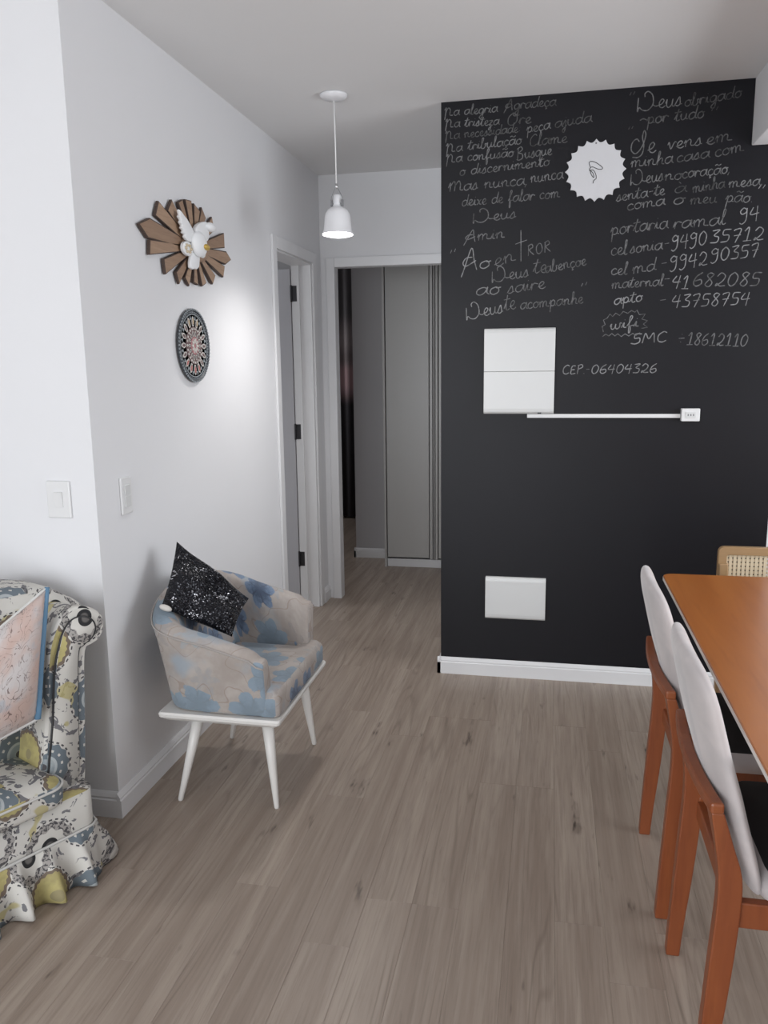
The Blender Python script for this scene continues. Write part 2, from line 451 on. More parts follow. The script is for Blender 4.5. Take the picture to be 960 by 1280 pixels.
# hall end wall with an opening
OX0, OX1 = .090, .86
T2 = .070
multi_wall('wall_hall_end', [(-T, OX0-.012, YH, YH+T2, 0, H), (OX0-.012, OX1+.012, YH, YH+T2, DZ-.004, H), (OX1+.012, 1.01, YH, YH+T2, 0, H)], M['wall'])
# blackboard wall: front face painted
bm = bmesh.new(); box(bm, XC, XE, YC, YC+T, 0, H)
for f in bm.faces:
    if f.calc_center_median().y < YC+1e-4: f.material_index = 1
wall_chalk = tag(emit('wall_blackboard', bm, [M['wall'], M['chalk']]), kind='structure')
wall_chalk['label'] = 'black chalkboard wall covered in handwritten chalk lines'
struct('wall_hall_right', XC, XC+T, YC+T, YH, 0, H, M['wall'])
struct('wall_far_right', XE, 3.7, YC+.01, YC+T, 0, H, M['wall'])
# right wall with window, back wall with balcony door
multi_wall('wall_right', [(3.7, 3.82, -2.6, 1.1, 0, H), (3.7, 3.82, 3.1, YC+T, 0, H), (3.7, 3.82, 1.1, 3.1, 0, .8), (3.7, 3.82, 1.1, 3.1, 2.15, H)], M['wall'])
multi_wall('wall_back', [(-3.1, -1.4, -2.72, -2.6, 0, H), (1.4, 3.82, -2.72, -2.6, 0, H), (-1.4, 1.4, -2.72, -2.6, 2.25, H)], M['wall'])
struct('wall_outer_left', -3.22, -3.1, -2.72, 8.2, 0, H, M['wall'])
def window(name, axis, c, a0, a1, z0, z1, n):
    e = bpy.data.objects.new(name, None); COL.objects.link(e); e['kind'] = 'structure'
    def bx(u0, u1, w0, w1, d, nm, m):
        if axis == 'x': return boxo(nm, c-d, c+d, u0, u1, w0, w1, m, e)
        return boxo(nm, u0, u1, c-d, c+d, w0, w1, m, e)
    t = .045
    bx(a0, a1, z0, z0+t, .03, 'window_frame', M['trim']); bx(a0, a1, z1-t, z1, .03, 'window_frame', M['trim'])
    for k in range(n+1):
        u = a0 + (a1-a0-t)*k/n; bx(u, u+t, z0+t, z1-t, .03, 'window_frame', M['trim'])
    for k in range(n):
        u = a0 + (a1-a0-t)*k/n; bx(u+t, u+(a1-a0-t)/n, z0+t, z1-t, .003, 'pane', GL)
m, b = nstart('window_glass'); b.inputs['Transmission Weight'].default_value = 1; b.inputs['Roughness'].default_value = 0; b.inputs['IOR'].default_value = 1.05; GL = m
window('window_1', 'x', 3.76, 1.1, 3.1, .8, 2.15, 2)
window('window_2', 'y', -2.66, -1.4, 1.4, 0, 2.25, 3)
# beam along the right
struct('ceiling_beam', 2.163, XE, -2.6, YC, 2.345, H, M['wall'], bevel=.004)

# rooms beyond the doors
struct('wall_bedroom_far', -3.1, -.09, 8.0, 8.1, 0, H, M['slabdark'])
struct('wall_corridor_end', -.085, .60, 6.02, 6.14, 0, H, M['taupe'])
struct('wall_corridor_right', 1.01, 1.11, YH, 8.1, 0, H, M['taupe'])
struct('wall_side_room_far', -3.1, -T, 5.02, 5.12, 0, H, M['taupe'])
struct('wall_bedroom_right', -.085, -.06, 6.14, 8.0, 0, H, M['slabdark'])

# baseboards
def baseboard(name, axis, a0, a1, face, sgn, h, t=.016):
    """profiled board along axis; face = wall plane, sgn = side it sticks out to"""
    prof = [(0, 0), (t, 0), (t, h*.70), (t*.72, h*.74), (t*.80, h*.82), (t*.45, h*.93), (t*.15, h), (0, h)]
    bm = bmesh.new()
    def P(u, d, z): return (face+sgn*d, u, z) if axis == 'y' else (u, face+sgn*d, z)
    loft(bm, [[P(a, d, z) for d, z in prof] for a in (a0, a1)])
    return tag(emit(name, bm, M['trim']), kind='structure')
baseboard('baseboard_left', 'y', YF-.016, 3.98, 0, 1, .088)
baseboard('baseboard_left_hall', 'y', 4.765, YH, 0, 1, .088)
baseboard('baseboard_front_left', 'x', -3.1, .0, YF, -1, .088)
baseboard('baseboard_blackboard', 'x', XC-.016, XE, YC, -1, .081)
baseboard('baseboard_hall_right', 'y', YC-.016, YH, XC, -1, .081)
baseboard('baseboard_far_right', 'x', XE, 3.7, YC+.01, -1, .081)
baseboard('baseboard_corridor', 'x', -.10, .20, 6.02, -1, .075)
baseboard('baseboard_corridor_side', 'y', 6.004, 6.14, -.085, -1, .075)

# side door in the left wall
def door_frame(name, parts):
    e = bpy.data.objects.new(name, None); COL.objects.link(e); e['kind'] = 'structure'; return e
d1 = door_frame('door_1', None)
c = .062
for (a, b2, z0, z1) in ((D1A-c+.012, D1A+.012, 0, DZ+c-.012), (D1B-.012, D1B+c-.012, 0, DZ+c-.012)):
    boxo('casing', 0.0, .014, a, b2, z0, z1, M['trim'], d1, bevel=.003)
boxo('casing', 0.0, .014, D1A+.012, D1B-.012, DZ-.012, DZ+c-.012, M['trim'], d1, bevel=.003)
boxo('jamb', -T, 0, D1A, D1A+.022, 0, DZ, M['trim'], d1)
boxo('jamb', -T, 0, D1B-.022, D1B, 0, DZ, M['trim'], d1)
boxo('head_jamb', -T, 0, D1A+.022, D1B-.022, DZ-.022, DZ, M['trim'], d1)
boxo('door_stop', -.085, -.070, D1B-.032, D1B-.022, 0, DZ-.022, M['trim'], d1)
leaf = boxo('door_leaf', -.76, -.125, 4.675, 4.71, .008, 2.045, M['doorpaint'], d1, bevel=.002)
for z in (.26, 1.05, 1.86):
    bm = bmesh.new(); box(bm, -.122, -.088, D1B-.0235, D1B-.0215, z, z+.09)
    lathe(bm, [(.0001, -.004), (.006, -.003), (.006, .093), (.0001, .094)], (-.122, D1B-.027, z), 12)
    emit('hinge', bm, M['hinge'], d1, label='dark metal hinge')
bm = bmesh.new(); tube(bm, [(-.70, 4.675, 1.0), (-.70, 4.63, 1.0), (-.60, 4.63, 1.0)], .009, 10); emit('door_handle', bm, M['chrome'], leaf, True)

# opening at the end of the hall
d2 = door_frame('door_2', None)
boxo('casing', OX0-.052, OX0, YH-.014, YH, 0, DZ+.04, M['trim'], d2, bevel=.003)
boxo('casing', OX1, OX1+.03, YH-.014, YH, 0, DZ+.04, M['trim'], d2, bevel=.003)
boxo('casing', OX0, OX1, YH-.014, YH, DZ-.016, DZ+.04, M['trim'], d2, bevel=.003)
boxo('jamb', OX0-.012, OX0, YH, YH+T2, 0, DZ-.004, M['trim'], d2)
boxo('jamb', OX1, OX1+.012, YH, YH+T2, 0, DZ-.004, M['trim'], d2)
boxo('head_jamb', OX0, OX1, YH, YH+T2, DZ-.016, DZ-.004, M['trim'], d2)

# wardrobe beyond the opening
wr = empty('wardrobe', (.60, 5.75, 0), 'tall pale grey sliding-door wardrobe seen through the hall opening', 'wardrobe')
def wx(n, x0, x1, y0, y1, z0, z1, m, bev=.002): return boxo(n, x0-.6, x1-.6, y0-5.75, y1-5.75, z0, z1, M[m], wr, bevel=bev)
wx('side_panel', .200, .217, 5.742, 6.0, 0, 2.40, 'wardrobe'); wx('side_panel', .990, 1.006, 5.755, 6.0, 0, 2.40, 'wardrobe')
wx('plinth', .218, .988, 5.765, 6.0, 0, .062, 'trim')
wx('carcass', .218, .988, 5.775, 6.0, .074, 2.40, 'dark')
wx('door', .224, .535, 5.742, 5.772, .078, 2.40, 'wardrobe')
for x0, x1, mm in ((.541, .562, 'wardrobe'), (.568, .578, 'grey_metal'), (.583, .600, 'wardrobe')):
    wx('handle_profile', x0, x1, 5.738, 5.772, .070, 2.40, mm)
wx('door', .606, .988, 5.742, 5.772, .078, 2.40, 'wardrobe')

# curtain in the dark bedroom
bm = bmesh.new(); rings = []
for k in range(61):
    x = -1.6 + 1.48*k/60; y = 7.6 + .03*math.sin(k*1.25)
    rings.append([(x, y, .02), (x, y, 2.5), (x, y+.006, 2.5), (x, y+.006, .02)])
loft(bm, rings)
tag(emit('curtain', bm, M['curtain'], None, True), 'dim dark curtain with faded pinkish band in the room beyond the hall', 'curtain')

# ------------------------------------------------------------------ pendant lamp
LX, LY = .467, 3.51
lamp = empty('pendant_lamp', (LX, LY, H), 'white bell pendant lamp, lit, hanging by a thin cord in the hall', 'lamp')
bm = bmesh.new(); lathe(bm, [(.0001, 0), (.058, 0), (.058, -.006), (.052, -.014), (.040, -.020), (.012, -.024), (.0001, -.026)], seg=40); emit('ceiling_canopy', bm, M['lampw'], lamp, True)
bm = bmesh.new(); tube(bm, [(0, 0, -.024), (0.001, 0, -.2), (0, 0, -.355)], .0028, 8); emit('cord', bm, M['cord'], lamp, True)
bm = bmesh.new(); lathe(bm, [(.0001, -.352), (.006, -.352), (.0075, -.368), (.0001, -.374)], seg=20); emit('cord_grip', bm, M['chrome'], lamp, True)
zb = 2.040-H
prof = [(.0155, .150+.012), (.019, .160), (.0195, .128), (.021, .118), (.030, .112), (.044, .102), (.052, .088), (.056, .070), (.058, .045), (.061, .018), (.0675, .004), (.068, 0)]
inn = [(.0665, .001), (.0655, .005), (.059, .019), (.056, .045), (.054, .070), (.050, .086), (.042, .099), (.028, .108), (.017, .113), (.0001, .114)]
bm = bmesh.new(); lathe(bm, [(.0001, .166), (.0155, .165)] + [(r, z) for r, z in prof] + inn, (0, 0, 0), 48); tl = emit('lamp_shade', bm, M['lampw'], lamp, True, loc=(0, 0, zb)); tl.rotation_euler = (math.radians(-5), 0, 0)
for s in (-1, 1):
    bm = bmesh.new(); tube(bm, [(s*.004, 0, -.366), (s*.014, 0, -.385), (s*.0235, 0, -.405), (s*.0245, 0, -.43)], .0012, 6)
    box(bm, s*.0245-.0035, s*.0245+.0035, -.007, .007, -.442, -.415); box(bm, min(s*.015, s*.024), max(s*.015, s*.024), -.003, .003, -.435, -.429)
    emit('clip', bm, M['grey'], lamp, label='dark metal side clip')
bm = bmesh.new(); lathe(bm, [(.0001, -.009), (.022, -.0082), (.042, -.0050), (.055, .000), (.0600, .008), (.052, .030), (.038, .060), (.022, .090), (.014, .112)], (0, 0, 0), 40); tl = emit('bulb', bm, M['bulb'], lamp, True, label='glowing white bulb', loc=(0, 0, zb)); tl.rotation_euler = (math.radians(-5), 0, 0)
lamp.rotation_euler = (math.radians(2.0), 0, 0)
ld = bpy.data.lights.new('lamp_light', 'SPOT'); ld.energy = 24; ld.color = (1, .975, .95); ld.spot_size = math.radians(158); ld.spot_blend = 1.0; ld.shadow_soft_size = .05
lo = bpy.data.objects.new('lamp_light', ld); COL.objects.link(lo); lo.location = (LX, LY, 2.008)

# ------------------------------------------------------------------ wall switches
def switch(name, label, loc, rz, wd, ht, kind):
    e = empty(name, loc, label, 'switch', rz)
    # local: x across, -y out of the wall, z up
    boxo('face_plate', -wd/2, wd/2, -.009, 0, -ht/2, ht/2, M['plastic'], e, bevel=.004, seg=3)
    if kind == 'rocker':
        bm = bmesh.new(); prism(bm, [(-.009, -.009), (-.017, .022), (-.009, .022), (-.009, -.022), (-.011, -.022)][:0] or [(-.009, -.024), (-.0115, -.024), (-.0165, .024), (-.009, .024)],
              lambda p: (-.012, p[0], p[1]), lambda p: (.016, p[0], p[1]))
        emit('rocker', bm, M['plastic'], e)
    else:
        for z in (.020, -.020):
            boxo('module', -wd*.27, wd*.27, -.0125, -.009, z-.017, z+.017, M['plastic_ivory'], e, bevel=.0015)
    return e
switch('light_switch', 'white rocker light switch on the bright wall above the patterned armchair', (-.126, YF, 1.078), 0, .082, .118, 'rocker')
switch('wall_switch', 'narrow white switch plate on the side wall, above the blue floral chair', (0, 2.428, 1.065), PI/2, .068, .125, 'module')

# ------------------------------------------------------------------ blackboard wall fittings
pn = empty('breaker_panel', (1.245, YC, 1.26), 'large white square breaker box cover with a middle seam on the black wall', 'electrical panel')
def cover(bm, x0, x1, z0, z1, d, lo=True, hi=True):
    """flat cover whose outer ends roll back to the wall"""
    prof = [(0, z0)] + ([(d*.6, z0), (d*.92, z0+.008), (d, z0+.022)] if lo else [(d, z0)]) + ([(d, z1-.018), (d*.9, z1-.006), (d*.6, z1)] if hi else [(d, z1)]) + [(0, z1)]
    loft(bm, [[(x, -dd, z) for dd, z in prof] for x in (x0, (x0+x1)*.5, x1)])
bm = bmesh.new(); cover(bm, -.156, .156, 0, .188, .029, hi=False); emit('lower_cover', bm, M['plastic_ivory'], pn, bevel=.002)
bm = bmesh.new(); cover(bm, -.156, .156, .1890, .378, .028, lo=False); emit('upper_cover', bm, M['plastic_ivory'], pn, bevel=.002)
bm = bmesh.new(); box(bm, .085, .101, -.0325, -.020, .001, .006); emit('latch', bm, M['dark'], pn)
lp = empty('junction_box_cover', (1.245, YC, .292), 'small white rectangular box cover low on the black wall above the baseboard', 'electrical panel')
bm = bmesh.new(); cover(bm, -.14, .14, 0, .203, .024); emit('box_cover', bm, M['plastic_ivory'], lp, bevel=.002)
tr = boxo('cable_trunking', -.336, .322, -.012, 0, -.0085, .0085, M['plastic'], None, bevel=.0015)
tr.location = (1.620, YC, 1.2500); tag(tr, 'thin white horizontal cable trunking from breaker box to outlet on the black wall', 'cable trunking')
tr.rotation_euler = (0, 0, 0)
ot = empty('wall_outlet', (1.981, YC, 1.256), 'small white surface outlet at the right end of the cable trunking', 'outlet')
boxo('outlet_box', -.038, .038, -.034, 0, -.028, .027, M['plastic'], ot, bevel=.003)
boxo('socket_insert', -.021, .021, -.0365, -.0338, -.014, .012, M['plastic_ivory'], ot, bevel=.001)
for x in (-.011, 0, .011):
    bm = bmesh.new(); box(bm, x-.002, x+.002, -.0372, -.036, -.005, .004); emit('socket_hole', bm, M['grey'], ot)

# scalloped white disc with an ink scribble
dc = empty('scalloped_wall_disc', (1.549, YC, 2.283), 'white scalloped-edge disc with a small black scribble, hung on the black wall', 'wall decoration')
NT = 20; R0 = .126
pts = []
for k in range(NT*8):
    a = 2*PI*k/(NT*8) + PI/2; ph = (k % 8)/8; tooth = 1-abs(2*ph-1)   # 0..1..0
    pts.append(((R0-.013*(1-(1-abs(math.cos(PI*k/8))))**1.0)*math.cos(a) if False else (R0-.014*abs(math.sin(PI*k/8))**.9)*math.cos(a), (R0-.014*abs(math.sin(PI*k/8))**.9)*math.sin(a)))
bm = bmesh.new(); prism(bm, pts, lambda p: (p[0], -.009, p[1]), lambda p: (p[0], 0, p[1])); emit('scalloped_disc', bm, M['paper'], dc, bevel=.0015)
S = 960/110.0
def dl(px, py):
    p = unproj(690+px/S, 160+py/S, 1, YC-.009); return (p.x-1.549, p.z-2.283)
RB = [0]
def ribbon(bm, pts, wd, yoff, dep=.0006):
    """thin flat stroke in the xz plane, pts are (x,z); each step lies a hair above the last so crossings never share a plane"""
    P = [Vector((p[0], p[1])) for p in pts]; Q = [P[0]]
    for p in P[1:]:
        if (p-Q[-1]).length > 1e-4: Q.append(p)
    if len(Q) < 2: Q = [Q[0], Q[0]+Vector((.002, .0008))]
    n = len(Q); L_, R_ = [], []
    for i in range(n):
        d = (Q[min(i+1, n-1)]-Q[max(i-1, 0)])
        if d.length < 1e-4: d = Q[i]-Q[max(i-1, 0)]
        if d.length < 1e-7: d = Vector((1, 0))
        d.normalize(); nn = Vector((-d.y, d.x))*wd*.5*(1 if 0 < i < n-1 else .7)
        RB[0] = (RB[0]+1) % 60; yy = yoff - RB[0]*1.2e-5
        L_.append(bm.verts.new((Q[i].x+nn.x, yy, Q[i].y+nn.y))); R_.append(bm.verts.new((Q[i].x-nn.x, yy, Q[i].y-nn.y)))
    for i in range(n-1):
        f = bm.faces.new((L_[i], R_[i], R_[i+1], L_[i+1])); f.normal_update()
        if f.normal.y > 0: f.normal_flip()
bm = bmesh.new()
for st in ([(420, 430), (405, 385), (425, 365), (480, 378), (545, 425), (545, 448), (500, 448), (440, 425), (412, 445), (412, 470)],
           [(412, 450), (430, 510), (455, 540), (450, 500), (425, 465), (450, 460), (475, 500), (482, 548), (455, 575), (447, 605)]):
    ribbon(bm, [(v.x, v.y) for v in crom([dl(*p) for p in st])], .0028, -.0096)
emit('ink_scribble', bm, M['ink'], dc, recalc=False, label='black looping scribble')
bm = bmesh.new(); h_ = dl(482, 165); box(bm, h_[0]-.003, h_[0]+.003, -.0105, -.009, h_[1]-.003, h_[1]+.003); emit('hanging_nail', bm, M['grey'], dc)

# ------------------------------------------------------------------ chalk handwriting
# single-stroke letters: x-height 1, ascender 2, descender -1;  'adv|x,y x,y ...;next stroke'
G = {
'a': '1.05|.85,.85 .55,1 .15,.75 .1,.25 .4,0 .75,.35 .90,1.05 .90,.3 1.12,.0', 'b': '.95|-.02,.1 .3,1.2 .38,1.9 .2,1.9 .15,.9 .2,.1 .55,0 .75,.4 .7,.85 .95,.85',
'c': '.8|.7,.8 .45,1 .12,.7 .15,.2 .45,0 .8,.2', 'ç': '.8|.7,.8 .45,1 .12,.7 .15,.2 .45,0 .8,.2;.42,0 .35,-.2 .5,-.3 .3,-.45',
'd': '1.05|.8,.85 .5,1 .12,.7 .12,.2 .4,0 .78,.4 .98,1.95 .84,.6 .88,.2 1.1,.1', 'e': '.8|0,.3 .4,.45 .6,.8 .4,1 .15,.7 .18,.2 .5,0 .8,.2',
'f': '.75|.05,.2 .4,1.2 .5,1.8 .35,1.95 .25,1.4 .3,-.8 .42,-.9 .45,-.3 .4,.15 .75,.3', 'g': '.95|.8,.85 .5,1 .12,.7 .15,.2 .45,.05 .75,.4 .82,.9 .75,-.7 .45,-.95 .3,-.6 .95,.2',
'h': '1.0|0,.1 .3,1.2 .36,1.9 .2,1.9 .18,0;.18,.5 .5,1 .72,.85 .72,.2 1.0,.1', 'i': '.5|0,.1 .22,.95 .22,.2 .5,.1;.24,1.4 .27,1.45',
'j': '.5|0,.3 .3,.95 .28,-.7 .1,-.95 0,-.6 .5,.2;.3,1.4 .33,1.45', 'k': '.9|.1,1.9 .15,0;.7,1 .2,.45 .5,.35 .9,0', 'l': '.55|0,.1 .3,1.2 .36,1.9 .2,1.9 .18,.3 .35,0 .55,.15',
'm': '1.5|0,.5 .15,.95 .18,0;.18,.6 .4,1 .58,.8 .6,0;.6,.6 .85,1 1.05,.8 1.08,.2 1.5,.1', 'n': '1.05|0,.5 .15,.95 .18,0;.18,.6 .45,1 .66,.8 .68,.2 1.05,.1',
'o': '.9|.5,1 .15,.75 .12,.25 .42,0 .75,.3 .7,.8 .5,1 .6,.85 .9,.9', 'p': '1.0|0,.4 .22,.95 .2,-.95;.2,.6 .5,1 .78,.7 .72,.2 .4,.05 .25,.25;.72,.2 1,.1',
'q': '.95|.8,.85 .5,1 .12,.7 .15,.2 .45,.05 .75,.4 .82,.9 .8,-.9 .95,-.6', 'r': '.75|0,.2 .15,.95 .15,0;.15,.55 .35,.95 .65,.85 .75,.8', 's': '.75|0,.1 .4,1 .5,.7 .55,.2 .3,0 .1,.1;.5,.15 .75,.2',
't': '.7|0,.2 .28,1.0 .42,1.75;.40,1.7 .24,.4 .38,0 .7,.15;-.05,1.22 .75,1.30', 'u': '1.0|0,.5 .12,.95 .12,.3 .35,0 .65,.3 .72,.95 .72,.2 1,.1', 'v': '.85|0,.6 .12,.95 .35,0 .65,.9 .85,.85',
'w': '1.2|0,.5 .12,.95 .12,.3 .3,0 .52,.3 .56,.9 .56,.3 .75,0 .98,.3 1.0,.95 1.2,.9', 'x': '.85|.05,.9 .3,.8 .5,.2 .8,.05;.7,.95 .1,0', 'y': '.9|0,.5 .12,.95 .15,.3 .4,.05 .68,.4 .72,.95 .68,-.7 .4,-.95 .3,-.5 .9,.2',
'z': '.8|.05,.9 .6,.95 .1,.1 .5,.1 .4,-.6 .2,-.9 .15,-.5 .8,.2', 'ã': '1.05|.85,.85 .55,1 .15,.75 .1,.25 .4,0 .75,.35 .90,1.05 .90,.3 1.12,.0;.1,1.5 .35,1.65 .6,1.45 .9,1.65', 'à': '1.05|.85,.85 .55,1 .15,.75 .1,.25 .4,0 .75,.35 .90,1.05 .90,.3 1.12,.0;.25,1.8 .45,1.45',
'A': '1.35|-.1,-.5 .15,.2 .75,1.9 .95,.8 1.15,-.1;.8,1.1 .3,1.1 .05,.7 .3,.4 1.1,.75', 'B': '1.4|.3,2 .25,0;.1,1.8 .7,2.1 .95,1.6 .35,1.1 .95,.9 1.05,.2 .5,-.1 .1,.1', 'C': '1.1|.9,1.7 .6,1.95 .15,1.3 .2,.3 .6,0 1.0,.3',
'D': '2.3|.1,1.5 .15,-.1 .3,.35 .7,.0 1.3,-.05 1.75,.6 1.6,1.6 1.1,2.1 .75,1.9 .8,1.5;1.75,.5 2.0,.3 2.3,.3', 'E': '1.1|.9,1.8 .4,1.9 .2,1.5 .6,1.1 .2,.7 .3,.1 .95,.2', 'M': '1.9|0,.6 .2,1.4 .25,-.0;.25,.9 .6,1.6 .8,1.1 .8,0;.8,.9 1.2,1.6 1.45,1.1 1.5,.2 1.9,.1',
'N': '1.6|0,1.2 .25,1.6 .2,-.7;.22,.9 .6,1.6 .95,1.2 1.0,.2 1.5,.1', 'O': '1.5|.6,2 .15,1.3 .2,.3 .7,0 1.2,.6 1.1,1.6 .6,2 .8,1.5 1.5,1.6', 'P': '1.1|.2,0 .25,1.8;.1,1.7 .7,1.9 .9,1.4 .3,1.0', 'R': '1.1|.15,0 .2,1.3;.1,1.2 .6,1.4 .75,1.0 .3,.7 .9,0',
'S': '1.6|.75,1.2 .5,1.5 .1,1.2 .05,.5 .5,.1 1.05,.7 1.32,1.7 1.15,2.2 1.02,1.6 1.2,.8 1.1,.0 .7,-.3 .2,-.2', 'T': '.9|.4,2.9 .35,-.3;-.1,1.6 .9,1.75', 'W': '1.7|.1,1.6 .3,0 .7,1.1 1,0 1.5,1.6', 'K': '1.1|.2,1.8 .2,0;1,1.6 .25,.8 1,0',
'!s': '1.3|1.2,1.7 .5,1.75 .45,1.0 1.0,1.0 1.05,.3 .6,0 .1,.15', '!m': '1.6|.1,0 .3,1.7 .75,.7 1.2,1.7 1.45,.0', '!c': '1.3|1.1,1.6 .7,1.8 .2,1.2 .25,.3 .7,0 1.15,.25', '!e': '1.0|.8,1.6 .3,1.6 .15,.9 .7,.85;.15,.9 .2,0 .9,.1',
'!a': '1.1|.1,0 .5,1.4 .9,0;.25,.5 .8,.5', '!r': '1.1|.15,0 .2,1.3;.1,1.2 .6,1.4 .75,1.0 .3,.7 .9,0', '!o': '1.1|.5,1.3 .15,.9 .2,.2 .55,0 .9,.4 .8,1.1 .5,1.3',
'0': '1.2|.6,1.9 .2,1.4 .15,.5 .5,0 .9,.4 1,1.3 .6,1.9', '1': '1.1|.15,1.4 .55,1.9 .55,.05;.15,0 1,.05', '2': '1.25|.15,1.4 .5,1.9 .95,1.5 .8,.8 .2,.1 .3,.45 .6,.1 1.15,.15',
'3': '1.1|.15,1.75 .9,1.85 .4,1.1 .9,.8 .8,.1 .1,.05', '4': '1.2|.4,1.8 .1,.9 1.05,.95;.85,1.9 .75,-.1', '5': '1.15|1,1.85 .3,1.8 .25,1.1 .85,1.0 .8,.2 .1,.05', '6': '1.15|.85,1.9 .3,1.3 .15,.4 .5,0 .95,.35 .8,.9 .25,.7',
'7': '1.15|.15,1.6 .35,1.8 .9,1.75 .5,-.1;.25,.9 .95,1.0', '8': '1.1|.9,1.7 .5,1.9 .25,1.5 .85,.6 .6,0 .2,.3 .45,.9 .9,1.7', '9': '1.15|.85,1.6 .5,1.9 .15,1.5 .35,1.1 .8,1.3 .85,1.8 .8,.3 .4,-.2 .1,.0',
'-': '.8|.1,.8 .65,.85', '.': '.45|.15,.0 .2,.08', ',': '.5|.2,.15 .05,-.35', ':': '.6|.2,.2 .22,.28;.25,.9 .27,.98', '"': '.8|.15,2.1 .05,1.55;.5,2.15 .4,1.6', '÷': '1.0|.1,.8 .8,.85;.4,1.35 .43,1.42;.4,.25 .43,.32', '~': '.9|.0,.6 .4,.8 .9,.55',
}
def tokens(s):
    out = []; i = 0
    while i < len(s):
        if s[i] == '!': out.append(s[i:i+2]); i += 2
        else: out.append(s[i]); i += 1
    return out
def wallpt(px, py):
    p = unproj(px, py, 1, YC); return Vector((p.x, p.z))
def write(text, x0, y0, x1, y1, xh, style='mid', wd=.0042, slant=.12):
    """text written between two baseline points of the wall; xh: letter height in photograph pixels"""
    a, b_ = wallpt(x0, y0), wallpt(x1, y1)
    u = (b_-a); L_ = u.length; u.normalize(); v = Vector((-u.y, u.x))
    tk = tokens(text); tot = sum(.75 if t == ' ' else float(G[t].split('|')[0]) for t in tk)
    sx = L_/tot; sy = xh*.00369; cx = 0
    bm = bmesh.new()
    for t in tk:
        if t == ' ': cx += .75; continue
        ad, st = G[t].split('|'); jit = random.uniform(-.05, .05)
        for s in st.split(';'):
            P = [tuple(float(q) for q in p.split(',')) for p in s.split()]
            pts = [(c_.x, c_.y) for c_ in (crom(P, 5) if len(P) > 2 else crom(P))]
            W = []
            for (px, pz) in pts:
                w_ = a + u*((cx+px+slant*pz)*sx) + v*((pz+jit)*sy); W.append((w_.x, w_.y))
            ribbon(bm, W, wd*random.uniform(.85, 1.1), YC-.0012)
        cx += float(ad)
    o = emit('chalk_writing', bm, M['chalk_'+style], wall_chalk, recalc=False); return o
write('Na alegria', 555, 146, 622, 140, 5.5, 'mid'); write('Agradeça', 631, 138, 695, 132, 6, 'faint')
write('Na tristeza', 556, 160, 624, 156, 5.5, 'mid'); write('Ore', 633, 157, 664, 154, 6.5, 'faint')
write('Na necessidade:', 556, 175, 652, 165, 5.5, 'faint'); write('peça', 658, 166, 688, 161, 6, 'mid'); write('ajuda', 693, 160, 740, 152, 6.5, 'faint')
write('Na tribulação', 557, 191, 652, 180, 5.8, 'mid'); write('Clame', 661, 183, 709, 178, 6.5, 'faint')
write('Na confusão', 557, 204, 642, 196, 5.8, 'mid'); write('Busque', 645, 200, 690, 193, 6.5, 'mid')
write('o discernimento', 574, 220, 687, 207, 6, 'mid')
write('Mas nunca,', 560, 240, 661, 231, 7, 'mid'); write('nunca', 663, 229, 704, 223, 7, 'mid')
write('deixe de falar com', 577, 258, 700, 247, 6.5, 'mid')
write('Deus', 590, 279, 645, 272, 7, 'mid')
write('Amén', 581, 303, 631, 297, 7, 'mid') if 'é' in G else write('Amin', 581, 303, 631, 297, 7, 'mid')
write('"', 562, 327, 573, 324, 6, 'bright'); write('A', 578, 339, 599, 335, 13, 'bright', .005); write('o', 598, 336, 613, 334, 8.5, 'bright', .005)
write('en', 618, 334, 645, 326, 9, 'mid'); write('T', 646, 324, 659, 321, 11, 'bright'); write('!r!o!r', 659, 320, 690, 314, 9, 'mid')
write('Deus', 614, 353, 661, 346, 8, 'mid'); write('te', 666, 342, 684, 340, 9, 'mid'); write('abençoe', 681, 341, 733, 331, 6.8, 'mid')
write('ao', 594, 370, 625, 367, 8.5, 'bright'); write('saire', 634, 367, 682, 360, 8, 'mid')
write('Deus', 582, 399, 629, 391, 9, 'bright'); write('te', 630, 388, 645, 386, 10, 'mid'); write('acompanhe', 650, 387, 729, 379, 7, 'mid'); write('"', 725, 369, 737, 366, 6, 'mid')
# upper right block
write('"', 784, 131, 794, 130, 6, 'faint'); write('Deus', 795, 139, 852, 132, 9, 'mid'); write('obrigado', 855, 134, 927, 121, 6.5, 'faint')
write('~por tudo', 799, 156, 880, 147, 7, 'faint'); write('"', 886, 150, 899, 148, 6, 'faint'); write('"', 783, 171, 792, 170, 5, 'faint')
write('Se', 788, 195, 820, 190, 11, 'mid'); write('vens', 834, 187, 877, 181, 7.5, 'mid'); write('em', 882, 181, 915, 176, 7.5, 'faint')
write('minha', 788, 210, 841, 204, 7, 'mid'); write('casa', 845, 203, 887, 197, 6.5, 'faint'); write('com', 893, 197, 930, 189, 7, 'faint')
write('Deus', 787, 231, 829, 226, 7.5, 'mid'); write('no', 830, 226, 852, 224, 6.5, 'mid'); write('coração,', 852, 223, 914, 216, 6.5, 'mid')
write('senta-te', 770, 252, 831, 243, 6.5, 'mid'); write('à', 842, 242, 858, 240, 6.5, 'faint'); write('minha', 865, 241, 906, 235, 6.5, 'faint'); write('mesa,', 910, 235, 955, 231, 6.5, 'mid')
write('coma', 783, 263, 831, 256, 6.5, 'mid'); write('o', 840, 256, 855, 255, 7, 'mid'); write('meu', 862, 256, 896, 253, 6.5, 'faint'); write('pão.', 906, 253, 942, 253, 7, 'mid'); write('"', 943, 249, 955, 249, 7, 'bright')
